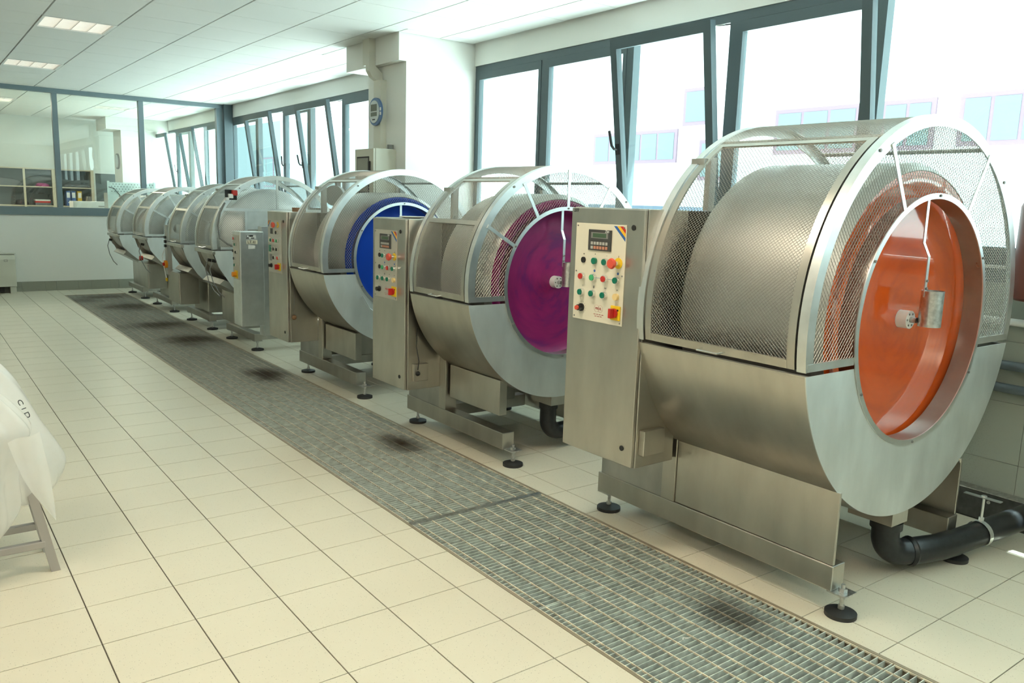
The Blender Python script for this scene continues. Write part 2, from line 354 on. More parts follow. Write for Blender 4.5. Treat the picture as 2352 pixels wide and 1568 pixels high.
# floor with tiles
fl = G()
fl.box(XL, GX0-.012, YB, YF, -.12, -.004); fl.box(GX1+.028, 4.2, YB, YF, -.12, -.004); fl.box(GX0-.012, GX1+.028, 9.545, YF, -.12, -.004)
fl.box(GX0-.012, GX1+.028, YB, 9.545, -.16, -.12)
floor = struct(fl.build('floor', 'grout'), 'cream speckled ceramic tile floor with dark joints')
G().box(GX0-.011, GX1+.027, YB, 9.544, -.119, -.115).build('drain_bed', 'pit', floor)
def area_px(c):
    P = [px(q) for q in c]
    if any(p is None for p in P): return 0
    xs = [p[0] for p in P]; ys = [p[1] for p in P]
    if max(xs) < 0 or min(xs) > 2352 or max(ys) < 0 or min(ys) > 1568: return 0
    a = 0
    for i in range(len(P)): x1, y1 = P[i]; x2, y2 = P[(i+1) % len(P)]; a += x1*y2-x2*y1
    return abs(a)/2
def tile_field(rects, z0, z1, parent, matname, part, rest, limit, face='z'):
    """rects: (x0,x1,y0,y1) on the floor/ceiling; biggest in view single, the rest joined"""
    sc = []
    for r in rects:
        x0, x1, y0, y1 = r; sc.append((area_px([(x0, y0, z1), (x1, y0, z1), (x1, y1, z1), (x0, y1, z1)]), r))
    sc.sort(key=lambda q: -q[0]); cache = {}; g = G()
    for k, (a, (x0, x1, y0, y1)) in enumerate(sc):
        if k < limit and a > 60:
            key = (round(x1-x0, 3), round(y1-y0, 3))
            if key not in cache:
                cache[key] = G().box(-key[0]/2, key[0]/2, -key[1]/2, key[1]/2, min(z0, z1)-max(z0, z1), 0).mesh(part, matname) if z1 > z0 else G().box(-key[0]/2, key[0]/2, -key[1]/2, key[1]/2, 0, z0-z1).mesh(part, matname)
            obj(part, cache[key], parent, ((x0+x1)/2, (y0+y1)/2, z1))
        else: g.box(x0, x1, y0, y1, z0, z1)
    if g.v: stuff(g.build(rest, matname, parent))
rects = []
ny0, ny1 = int(YB/T), 34
jl, jt = .0026, .0019
for j in range(ny0, ny1):
    y0, y1 = j*T+jt, min((j+1)*T, YF)-jt
    if y1 - y0 < .01: continue
    for i in range(-11, 5):
        x0, x1 = i*T+jl, (i+1)*T-jl
        if i == 4: x1 = GX0-.013
        rects.append((x0, x1, y0, y1))
    xr = [GX1+.029, 7.585*T] + [7.585*T+T*k for k in range(1, 6)]
    for k in range(len(xr)-1): rects.append((xr[k]+jl, min(xr[k+1]-jl, wx(0)+.0), y0, y1))
    if j*T >= 9.55:
        for a, b in ((GX0-.011, 1.55), (1.55, 1.86), (1.86, GX1+.027)): rects.append((a+jl, b-jl, y0, y1))
tile_field(rects, -.008, 0, floor, 'floor_tile', 'floor_tile', 'floor_tile_field', 300)

# drain grating in the floor
rim = G()
for x in (GX0-.012, GX1+.014): rim.box(x, x+.013, YB, 9.545, -.05, .001)
rim.box(GX0, GX1+.014, 9.533, 9.545, -.05, .001)
gr_root = struct(empty('trim_30', (0, 0, 0)), 'steel angle frame edging the long floor drain')
for x in (GX0-.012, GX1+.014): G().box(x, x+.0125, YB+.002, 9.545, -.118, .0012).build('frame_angle', 'rod', gr_root)
G().box(GX0+.001, GX1+.0135, 9.5335, 9.5445, -.118, .0012).build('frame_angle', 'rod', gr_root)
PANEL = .985; pitch = .0254
joints = [-.575 + PANEL*k for k in range(-4, 12)]
bar_me = G().box(GX0+.003, GX1+.012, -.0015, .0015, -.027, -.001).mesh('bearing_bar', 'grate_bar')
rod_me = {}
singles = 0
order_lab = {}
for k in range(len(joints)-1):
    y0, y1 = joints[k]+(.0145 if abs(joints[k]+.575) < .01 else .002), joints[k+1]-(.0145 if abs(joints[k+1]+.575) < .01 else .002)
    y0 = max(y0, YB+.1)
    if y1 > 9.53: y1 = 9.53
    if y1-y0 < .1: continue
    a = y0
    near = y0 > -3.7 and y0 < 3.2
    lab = ['end drain grating panel beyond every machine foot', 'drain grating panel past the front foot of the orange-disc machine', 'drain grating panel with dark smear beside the orange-disc machine', 'clean drain grating panel just beyond the raised joint strip, beside the orange-disc cabinet', 'drain grating panel ending at the raised joint strip, scorched beside the purple-disc machine', 'greyish drain grating panel between the purple-disc cabinet and the blue-disc machine', 'greyish drain grating panel at the front foot of the blue-disc machine', 'drain grating panel with black burn mark beside the blue-disc cabinet', 'dirty drain grating panel beside the LT 41 cabinet', 'dirty brown drain grating panel beside the hopper machine of the LT 41 cabinet', 'dirty brown drain grating panel beside the orange rotary switch', 'dirty brown drain grating panel between rotary-switch machine and red-button machine', 'dirty brown drain grating panel beside the red-button hopper machine', 'sooty drain grating panel beside the last hopper machine', 'short sooty drain grating panel ending the drain at the far wall'][min(k, 14)]
    e = tag(bpy.data.objects.new('drain_grating', None), lab, 'grating', 'drain grating panels in one row'); COL.objects.link(e); e.location = (0, y0, 0)
    n = int((y1-y0-.006)/pitch)
    g = G()
    for i in range(n+1):
        yy = .003 + (y1-y0-.006)*i/n
        if near and singles < 300: obj('bearing_bar', bar_me, e, (0, yy, 0)); singles += 1
        else: g.box(GX0+.003, GX1+.012, yy-.0015, yy+.0015, -.027, -.001)
    if g.v: stuff(g.build('bearing_bars', 'grate_bar', e))
    L = round(y1-y0, 3)
    if L not in rod_me: rod_me[L] = G().box(-.002, .002, 0, L, -.006, .0005).mesh('cross_rod', 'grate_rod')
    for i in range(11):
        xx = min(GX0+.005+.0775*i + (.0 if i == 0 else -.045), GX1+.009) if i < 11 else GX1
        obj('cross_rod', rod_me[L], e, (xx, 0, 0))
    obj('cross_rod', rod_me[L], e, (GX1+.010, 0, 0))
js = tag(G().box(GX0+.002, GX1+.0135, -.0125, .0125, -.117, .004).build('joint_strip', 'zinc'), 'raised flat steel joint strip between two drain gratings', 'joint strip'); js.location = (0, -.575, 0)
# scraps lying on the grating
sr = random.Random(3)
for i, (u, v, c) in enumerate([(1.62, -1.02, 'paper'), (1.70, -2.03, 'paper'), (1.9, -1.1, 'dark_red'), (2.0, -1.45, 'dark_red'), (1.6, .2, 'paper_dark'), (2.08, 2.75, 'paper')]):
    g = G().tube([(u, v, .003), (u+.008, v+.006, .006), (u+.016, v+.002, .004), (u+.022, v-.006, .006)] if c == 'paper' else [(u, v, .0032), (u+.006, v+.003, .0036)], .0022, 6)
    tag(g.build('paper_scrap' if c != 'dark_red' else 'leather_crumb', c), {'paper': 'tiny white paper scrap on the drain grating', 'dark_red': 'tiny dark red crumb on the drain grating', 'paper_dark': 'tiny black crumb on the drain grating'}[c], 'scrap', 'scraps lying on the drain grating')

# ceiling
ce = struct(G().box(XL, 4.25, YB, 16.25, ZC+.022, ZC+.10).build('ceiling', 'ceiling_rail'), 'white suspended panel ceiling with narrow rails')
cxs = [1.262+.597*k for k in range(-8, 6)]; cys = [4.553+.606*k for k in range(-21, 20)]
lamps = [(.665, 4.553), (.665, 7.583), (.665, 1.523), (.665, -1.507), (-1.723, 4.553), (-1.723, 7.583), (-1.723, 1.523), (-1.723, -1.507), (-1.723, -4.537), (.665, -4.537), (.665, 12.431), (2.456, 12.431), (-1.723, 12.431)]
rects = []
for i in range(len(cxs)-1):
    for j in range(len(cys)-1):
        x0, x1, y0, y1 = cxs[i], cxs[i+1], cys[j], cys[j+1]
        if any(abs(x0-lx) < .05 and abs(y0-ly) < .05 for lx, ly in lamps): continue
        if y1 < YB or y0 > 16.2: continue
        x0, x1, y0, y1 = max(x0, XL)+.007, min(x1, wx(y0)-.006)-.007, max(y0, YB)+.003, min(y1, 16.2)-.003
        if x1-x0 < .05 or y1-y0 < .05: continue
        for (ya, yb) in (((y0, YF-.004), (YF+.08, y1)) if y0 < YF < y1 else ((y0, y1),)):
            if yb-ya < .04: continue
            if x1 > 3.23 and yb > 2.9 and ya < 3.97: # round the bulkhead
                if x0 < 3.22: rects.append((x0, 3.22, ya, yb))
                if ya < 2.88 and yb > 2.9: rects.append((max(x0, 3.235), x1, ya, 2.89))
                if yb > 3.99: rects.append((max(x0, 3.235), x1, 3.985, yb))
                continue
            rects.append((x0, x1, ya, yb))
tile_field(rects, ZC+.020, ZC, ce, 'ceiling_white', 'ceiling_panel', 'ceiling_panel_field', 170)
def ceiling_lamp(x, y, on, lab):
    e = empty('ceiling_lamp', (x+.2985, y+.303, ZC), lab, 'ceiling lamp', 'square louvre lamps set in the panel ceiling')
    f = G()
    for a in (-1, 1): f.box(a*.285-.012, a*.285+.012, -.297, .297, -.004, .016); f.box(-.273, .273, a*.285-.012, a*.285+.012, -.004, .016)
    f.build('lamp_frame', 'ceiling_white', e)
    G().box(-.272, .272, -.272, .272, .014, .019).build('reflector', 'tube_glow', e)
    for k in range(3): G().box(-.138+.136*k+.001-.0025, -.138+.136*k+.0035, -.272, .272, .0005, .013).build('louvre_blade', 'chrome', e)
    for k in range(8): G().box(-.272, .272, -.245+.07*k-.001, -.245+.07*k+.001, .002, .012).build('louvre_blade', 'chrome', e)
    if on:
        l = bpy.data.lights.new('lamp_light', 'AREA'); l.shape = 'SQUARE'; l.size = .5; l.energy = on; l.color = (1, .87, .68)
        lo = bpy.data.objects.new('lamp_light', l); COL.objects.link(lo); lo.location = (0, 0, -.012); lo.parent = e
for k, (x, y) in enumerate(lamps):
    lab = {0: 'square louvred ceiling lamp over the aisle, level with the LT 41 cabinet', 1: 'square louvred ceiling lamp over the aisle, next to the glazed partition', 10: 'added square louvred lamp brightening the office over the cream cupboard', 11: 'added square louvred lamp brightening the office beside its windows', 12: 'added square louvred lamp brightening the office far from its windows'}.get(k, 'square louvred ceiling lamp over the open floor away from the partition')
    ceiling_lamp(x, y, LAMP_W*(1.5 if y < 0 else .14 if y < YF else 1.6), lab)  # the office lamps are added to brighten the room behind the glass

# walls that the camera turns its back on
struct(G().box(XL-.12, XL, YB-.12, 16.3, -.12, 3.1).build('wall_left', 'white_wall'))
struct(G().box(XL, 4.2, YB-.12, YB, -.12, 3.1).build('wall_back', 'white_wall'))

# window wall (local frame: x outwards, y measured from Y=-2)
def WY(y): return y + 2.0
wr = G(); wr.box(.012, .32, WY(YB), WY(16.25), -.12, 1.218); wr.box(.02, .32, WY(YB), WY(16.25), 2.812, 3.1)
wall_r = struct(wall_empty(wr.build('wall_right', 'white_wall')), 'window wall, white above and speckled tiles below')
backing = G().box(.004, .0118, WY(-5.3), WY(2.899), 0, 1.217).build('tile_bed', 'grout_wall', wall_r)
tm = {}
tile_g = G()
for j in range(4):
    z0, z1 = j*T, min((j+1)*T, 1.217)
    for i in range(-10, 17):
        y0, y1 = -2.205+i*T, -2.205+(i+1)*T
        if y1 > 2.9: y1 = 2.899
        if y1-y0 < .03: continue
        key = (round(y1-y0, 3), round(z1-z0, 3))
        if key not in tm: tm[key] = G().box(-.006, .0035, .001, key[0]-.001, .001, key[1]-.001).mesh('wall_tile', 'wall_tile')
        obj('wall_tile', tm[key], wall_r, (0, WY(y0), z0))
sl = G().box(-.012, .05, WY(YB), WY(2.899), 1.218, 1.288); s1 = struct(wall_empty(sl.build('trim_1', 'frame_grey')), 'dark grey apron strip under the near windows')
s2 = struct(wall_empty(G().box(-.03, .20, WY(YB), WY(2.898), 1.2885, 1.301).build('trim_2', 'pipe_white')), 'thin white window sill board')
s3 = struct(wall_empty(G().box(-.012, .20, WY(3.98), WY(16.2), 1.218, 1.301).build('trim_3', 'frame_grey')), 'dark grey sill under the far windows')
def window(n, y_hi, y_lo, tilt, handle=False, lab=''):
    """one window bay between two mullions: fixed frame, sash (tilted inwards at the top or shut), pane"""
    e = empty('window_%d' % n, (0, 0, 0)); wall_empty(e); struct(e, lab)
    a, b = WY(y_lo), WY(y_hi)
    fr = G(); fr.box(.03, .10, a, a+.035, 1.302, 2.811); fr.box(.03, .10, b-.035, b, 1.302, 2.811); fr.box(.03, .10, a+.035, b-.035, 1.302, 1.335); fr.box(.03, .10, a+.035, b-.035, 2.752, 2.811)
    fr.build('frame', 'frame_grey', e)
    sa, sb, z0, z1 = a+.036, b-.036, 1.337, 2.75
    if tilt: sa, sb = a+.012, b-.012
    s = empty('sash', (.03, 0, z0)) ; s.parent = e
    bpy.data.objects.remove(s)
    def tp(x, y, z):      # tilt about the bottom rail
        if not tilt: return (x+.045, y, z)
        t = R_(tilt); return (.02 + x*math.cos(t) - (z-z0)*math.sin(t), y, z0 + (z-z0)*math.cos(t) + x*math.sin(t))
    def tb(g, x0, x1, y0, y1, za, zb):
        g.hexa([tp(x0,y0,za), tp(x1,y0,za), tp(x1,y1,za), tp(x0,y1,za), tp(x0,y0,zb), tp(x1,y0,zb), tp(x1,y1,zb), tp(x0,y1,zb)])
    st = .062 if tilt else .038
    g = G(); tb(g, -.02, .03, sa, sa+st, z0, z1); tb(g, -.02, .03, sb-st, sb, z0, z1); tb(g, -.02, .03, sa+st, sb-st, z0, z0+.06); tb(g, -.02, .03, sa+st, sb-st, z1-.07, z1)
    so_ = g.build('sash', 'frame_grey', e)
    g = G(); tb(g, .004, .010, sa+st-.005, sb-st+.005, z0+.055, z1-.065); g.build('pane', 'glass', so_)
    if handle:
        hy = sb-.03
        g = G(); tb(g, -.032, -.02, hy-.014, hy+.014, 1.98-.05, 1.98+.03)
        p = [tp(-.03, hy, 1.97), tp(-.06, hy, 1.975), tp(-.07, hy+.012, 2.0), tp(-.07, hy+.03, 2.11)]
        g.tube(p, .010, 8); g.build('handle', 'black', so_)
    if tilt:
        g = G(); p0 = tp(.0, sa+.03, z1-.04); g.tube([p0, (.05, sa+.02, 2.745)], .006, 6); g.build('stay_arm', 'chrome', so_)
wn = 1
near_m = [2.895, 1.835, .79, -.175, -1.195, -2.24, -3.29, -4.34, -5.37, -6.4, -7.43, -8.05]
for k in range(len(near_m)-1):
    tl = 8.0 if k in (2, 4) else 0
    window(wn, near_m[k], near_m[k+1], tl, handle=(k == 2), lab=['dark framed near window bay beside the white column', 'dark framed near window bay, second from the column', 'tilted-open window bay behind the purple-disc machine', 'shut window bay over the cabinet of the orange-disc machine', 'tilted-open window bay behind the orange-disc guard', 'shut window bay past the orange-disc machine'][k] if k < 6 else 'shut dark framed window bay of the near wall'); wn += 1
far_m = [10.33, 9.08, 7.95, 6.98, 5.90, 4.85, 3.99]
for k in range(len(far_m)-1):
    window(wn, far_m[k], far_m[k+1], 8.0 if k in (1, 3) else 0, handle=k in (2, 3), lab=['shut far window bay next to the dark corner post', 'tilted-open far window bay, second from the corner post', 'shut far window bay between two tilted ones', 'tilted-open far window bay before the column', 'shut far window bay half hidden by the column', 'shut far window bay behind the column'][k]); wn += 1
off_m = [16.1, 15.1, 14.0, 13.0, 12.0, 11.0, 10.43]
for k in range(len(off_m)-1):
    window(wn, off_m[k], off_m[k+1], 8.0 if k in (1, 3) else 0, handle=k in (2,), lab='window bay in the office behind the glass partition'); wn += 1

# column, bulkhead
col = struct(G().box(3.312, 4.32, 2.902, 3.645, -.0, 2.77).build('wall_column', 'white_wall'), 'white square column between the two window rows')
bul = struct(G().box(3.235, 4.33, 2.9, 3.975, 2.7705, 3.03).build('wall_bulkhead', 'white_wall'), 'white boxed beam on top of the column')
# far partition: white low wall, glazed frame
pw = struct(G().box(XL, 4.2, YF, YF+.10, -.004, 1.142).build('wall_far', 'white_wall'), 'low white wall under the glazed partition')
bb = struct(G().box(XL, 4.1, YF-.006, YF-.0005, .0, .142).build('baseboard_far', 'grout_wall'), 'grey tiled skirting of the far wall')
bx = [XL, -3.0, -2.69, -2.38, -2.07, -1.76, -1.45, -1.14, -.83, -.52, -.21, .10, .41, .945, 1.215, 1.375, 1.62, 1.80, 2.055, 2.18, 2.49, 2.80, 3.11, 3.42, 3.73, 4.04]
bx = [XL, -3.1, -2.79, -2.48, -2.17, -1.86, -1.55, -1.24, -.93, -.62, -.31, 0, .31, .62, .93, 1.24, 1.39, 1.69, 1.87, 2.15, 2.27, 2.58, 2.89, 3.20, 3.51, 3.82, 4.05]
for a, b in zip(bx[:-1], bx[1:]): G().box(a+.002, b-.002, YF-.014, YF-.0055, .002, .145).build('baseboard_tile', 'base_tile', bb)
PX = [XL, -2.2, -1.0, .3, 1.515, 2.718, 3.94]
sill = struct(G().box(XL, 4.05, YF-.02, YF+.12, 1.143, 1.262).build('trim_4', 'partition_frame'), 'grey-blue lower rail of the glazed partition')
head = struct(G().box(XL, 4.05, YF-.01, YF+.09, 2.945, 3.009).build('trim_5', 'partition_frame'), 'grey-blue upper rail of the glazed partition')
for k, x in enumerate(PX[1:]):
    wdt = .036 if k < 5 else .05
    struct(G().box(x-wdt, x+wdt, YF-.008, YF+.088, 1.263, 2.944).build('trim_%d' % (6+k), 'partition_frame'), 'grey-blue mullion of the glazed partition')
struct(G().box(3.99, wx(YF)+.01, YF-.10, YF-.012, .001, 3.0085).build('trim_20', 'frame_grey'), 'dark corner post where partition meets window wall')
for k in range(len(PX)-1):
    o = G().box(PX[k]+.03, PX[k+1]-.03, YF+.035, YF+.041, 1.262, 2.946).build('window_%d' % (40+k), 'glass_partition'); struct(o, 'clear pane of the glazed office partition')

# ------------------------------------------------------------------ office beyond the partition
struct(G().box(XL, 4.4, 16.2, 16.3, -.12, 3.1).build('wall_office', 'office_wall'))
struct(G().box(XL, 4.2, YF+.10, 16.2, -.12, 0).build('floor_office', 'floor_tile'))
struct(G().box(3.3, 4.4, 14.75, 15.5, 0, 2.77).build('wall_office_column', 'office_wall'), 'white column in the glazed office')
struct(G().box(3.0, 4.4, 14.6, 15.6, 2.771, 3.009).build('wall_office_bulkhead', 'office_wall'))
def cupboard(x0, x1, lab, doors, dep=.42):
    e = empty('glass_cupboard', ((x0+x1)/2, 15.98, 0), lab, 'cupboard')
    h = (x1-x0)/2; g = G()
    g.box(-h, h, dep/2-.02, dep/2, 0, 1.95); g.build('back_panel', 'shelf_dark', e)
    for s in (-1, 1): G().box(s*h-.02*(s > 0), s*h+.02*(s < 0), -dep/2, dep/2-.021, 0, 1.95).build('side_panel', 'shelf_cream', e)
    for z in (.02, .6, 1.17, 1.56, 1.93): G().box(-h+.021, h-.021, -dep/2+.03, dep/2-.022, z, z+.022).build('shelf', 'shelf_cream', e)
    for k in range(doors+1):
        x = -h+.02 + (2*h-.08)*k/doors; G().box(x, x+.04, -dep/2-.012, -dep/2-.001, .0, 1.95).build('door_stile', 'shelf_cream', e)
    return e
cupboard(.55, 2.20, 'cream cupboard with glass doors in the office', 3)
cupboard(2.24, 2.93, 'grey open cupboard with ring binders in the office', 1)
for k, (x, c) in enumerate([(2.43, 'binder_blue'), (2.53, 'binder_blue'), (2.645, 'binder_yellow')]):
    e = empty('ring_binder', (x, 15.93, 1.193), ['blue ring binder next to the dark edge of the binder shelf', 'blue ring binder touching the gap before the yellow binder', 'yellow ring binder on the office shelf'][k], 'binder', 'ring binders on the office shelf')
    G().box(-.04, .04, -.14, .14, 0, .31).build('cover', c, e); G().box(-.03, .03, -.142, -.1405, .17, .28).build('spine_label', 'paper', e); G().cyl((0, -.142, .07), (0, -.1405, .07), .012, n=10).build('finger_hole', 'paper', e)
for k in range(4):
    o = tag(G().hexa([(2.76+.03*k, 15.8, 1.194), (2.765+.03*k, 15.8, 1.194), (2.765+.03*k, 15.98, 1.194), (2.76+.03*k, 15.98, 1.194), (2.80+.03*k, 15.8, 1.40), (2.805+.03*k, 15.8, 1.40), (2.805+.03*k, 15.98, 1.40), (2.80+.03*k, 15.98, 1.40)]).build('booklet', 'paper'), 'thin booklet leaning beside the ring binders', 'booklet', 'booklets leaning on the office shelf')
for k, (z, c, d) in enumerate([(1.193, 'cloth_grey', .05), (1.245, 'red', .035), (1.282, 'paper', .03)]):
    tag(G().box(1.82, 2.1, 15.85, 16.08, z, z+d).build('file_stack', c), ['dark grey folder at the bottom of the cupboard pile', 'red folder in the cupboard pile', 'white paper on top of the cupboard pile'][k], 'folder', 'pile of folders in the cupboard')
def lump(name, cx, cy, z, rx, ry, h, m, lab, cat):
    g = G(); n, k = 18, 6
    rr = random.Random(int(cx*100))
    for j in range(k+1):
        t = j/k; s = math.cos(t*math.pi/2)**.6
        for i in range(n):
            a = 2*math.pi*i/n; q = 1+.12*math.sin(3*a+j)+.06*rr.random(); g.v.append((cx+rx*s*q*math.cos(a), cy+ry*s*q*math.sin(a), z+h*math.sin(t*math.pi/2)))
    for j in range(k):
        for i in range(n): g.f.append((j*n+i, j*n+(i+1) % n, (j+1)*n+(i+1) % n, (j+1)*n+i))
    g.f.append(tuple(range(n-1, -1, -1)))
    return tag(g.build(name, m, smooth=True), lab, cat)
lump('folded_cloth', 1.98, 15.97, 1.583, .13, .11, .07, 'pink', 'pink folded cloth on the cupboard shelf', 'cloth')
lump('cloth_heap', 1.2, 15.97, 1.583, .38, .12, .16, 'cloth_grey', 'grey heap of cloth on the upper cupboard shelf', 'cloth')
lump('leather_piece', 2.6, 15.97, 1.583, .26, .12, .06, 'cloth_grey', 'flat grey cloth lying above the ring binders', 'cloth')
lump('leather_roll', 1.58, 15.97, 1.193, .12, .10, .11, 'paper_dark', 'black bundle on the lower cupboard shelf', 'bundle')
e = empty('desk', (1.6, 14.6, 0), 'white office desk beneath the cupboards', 'desk')
G().box(-1.4, 1.25, -.35, .35, .72, .75).build('desk_top', 'white_plastic', e)
for x in (-1.3, 1.15):
    for y in (-.3, .3): G().box(x-.025, x+.025, y-.025, y+.025, 0, .72).build('leg', 'leg_alu', e)
# white cabinet with drawers standing against the glass
e = empty('drawer_box', (2.42, 12.6, 0), 'low white drawer box behind the glass partition', 'drawer unit')
G().box(-.42, .30, -.2, .2, .0, 1.335).build('body', 'white_plastic', e)
for z in (1.21, 1.07):
    G().box(-.40, .28, -.208, -.2005, z, z+.11).build('drawer', 'white_plastic', e)
for z in (1.25,): G().box(-.02, .14, -.222, -.209, z, z+.012).build('handle', 'cable_grey', e)
# perforated steel unit
e = empty('perforated_unit', (2.72, 11.6, 0), 'perforated grey metal unit with a hanging cable in the office', 'unit')
G().box(-.33, .40, -.2, .2, 0, 1.50).build('body', 'steel_bright', e)
for s in (-.33, .40): G().box(s-.018, s+.018, -.22, -.201, 0, 1.70).build('post', 'steel_bright', e)
pb = G().box(-.31, .38, -.215, -.2015, 1.50, 1.68).build('perforated_panel', 'steel_bright', e)
holes = G()
for r in range(4):
    for c in range(14): holes.cyl((-.28+.048*c+.024*(r % 2), -.2165, 1.53+.04*r), (-.28+.048*c+.024*(r % 2), -.2155, 1.53+.04*r), .009, n=8)
stuff(holes.build('holes', 'cable_grey', pb))
G().tube([(-.33, -.235, 1.60), (-.25, -.24, 1.58), (-.15, -.24, 1.45), (-.06, -.24, 1.3)], .006, 6).build('cable', 'black', e)
# wall clock and picture frame in the office
e = empty('round_clock', (3.297, 15.1, 2.15), 'round grey clock on the office column', 'clock'); G().cyl((0, 0, 0), (-.03, 0, 0), .16, n=28).build('case', 'cable_grey', e, True); G().cyl((-.03, 0, 0), (-.033, 0, 0), .135, n=28).build('dial', 'clock_face', e)
e = empty('whiteboard', (3.20, 16.18, 1.5), 'grey framed board on the office rear wall', 'board')
G().box(-.22, .70, -.02, .015, -.4, .45).build('frame', 'white_plastic', e); G().box(-.17, .60, -.024, -.0205, -.35, .40).build('board', 'shelf_dark', e)

# ------------------------------------------------------------------ outdoors
struct(G().box(4.6, 90, -60, 70, -.6, -.5).build('ground', 'ground_out'), 'bright yard outside the windows')
def building(x, y0, y1, h, wins, lab, m='facade'):
    e = empty('factory_building', (x, (y0+y1)/2, -.5), lab, 'building'); c = (y0+y1)/2
    G().box(0, 12, y0-c, y1-c, 0, h).build('walls', m, e)
    for (a, b, za, zb, n) in wins:
        fw = G().box(-.06, .02, a-c, b-c, za, zb).build('window', 'frame_out', e)
        for i in range(n):
            p0 = a-c+.08+(b-a-.16)*i/n+.05; p1 = a-c+.08+(b-a-.16)*(i+1)/n-.05
            G().box(-.075, -.061, p0, p1, za+.12, zb-.12).build('pane', 'pane_out', fw)
    return e
building(21, -22, 26, 9.0, [(8.98, 11.71, 3.75, 5.05, 3), (6.9, 8.36, 3.75, 5.05, 2), (3.4, 6.31, 3.80, 5.07, 4), (15.6, 19.8, 3.6, 4.72, 5), (14.2, 15.4, 4.8, 6.0, 1), (13.2, 14.6, 3.0, 4.3, 1), (-3, 2.5, 3.8, 5.05, 5)], 'white factory building with pink framed strip windows across the yard')
building(31, 78, 92, 9.6, [(80, 84, 3, 6, 2)], 'pale cyan block seen through the far windows', 'facade_grey')
e = empty('van', (17.5, 13.6, -.5), 'blue van parked in the yard', 'van')
G().prism([(-.9, -2.2, .4), (-.9, 2.2, .4), (-.9, 2.2, 1.2), (-.9, 1.5, 2.1), (-.9, -2.2, 2.1)], (1.8, 0, 0)).build('body', 'van_out', e)
for y in (-1.4, 1.4):
    for x in (-.92, .75): G().cyl((x, y, .34), (x+.18, y, .34), .34, n=18).build('wheel', 'rubber', e)
G().box(-.915, -.901, .3, 1.5, 1.25, 1.9).build('window', 'pane_out', e)
for k in range(5):
    e = empty('safety_barrier', (15.5, 8.0+1.5*k, -.5), 'orange striped safety barrier in the yard', 'barrier', 'safety barriers in the yard')
    G().box(-.02, .02, -.6, .6, .75, .95).build('rail', 'barrier_out', e); 
    for y in (-.5, .5): G().box(-.03, .03, y-.03, y+.03, 0, .75).build('leg', 'barrier_out', e)

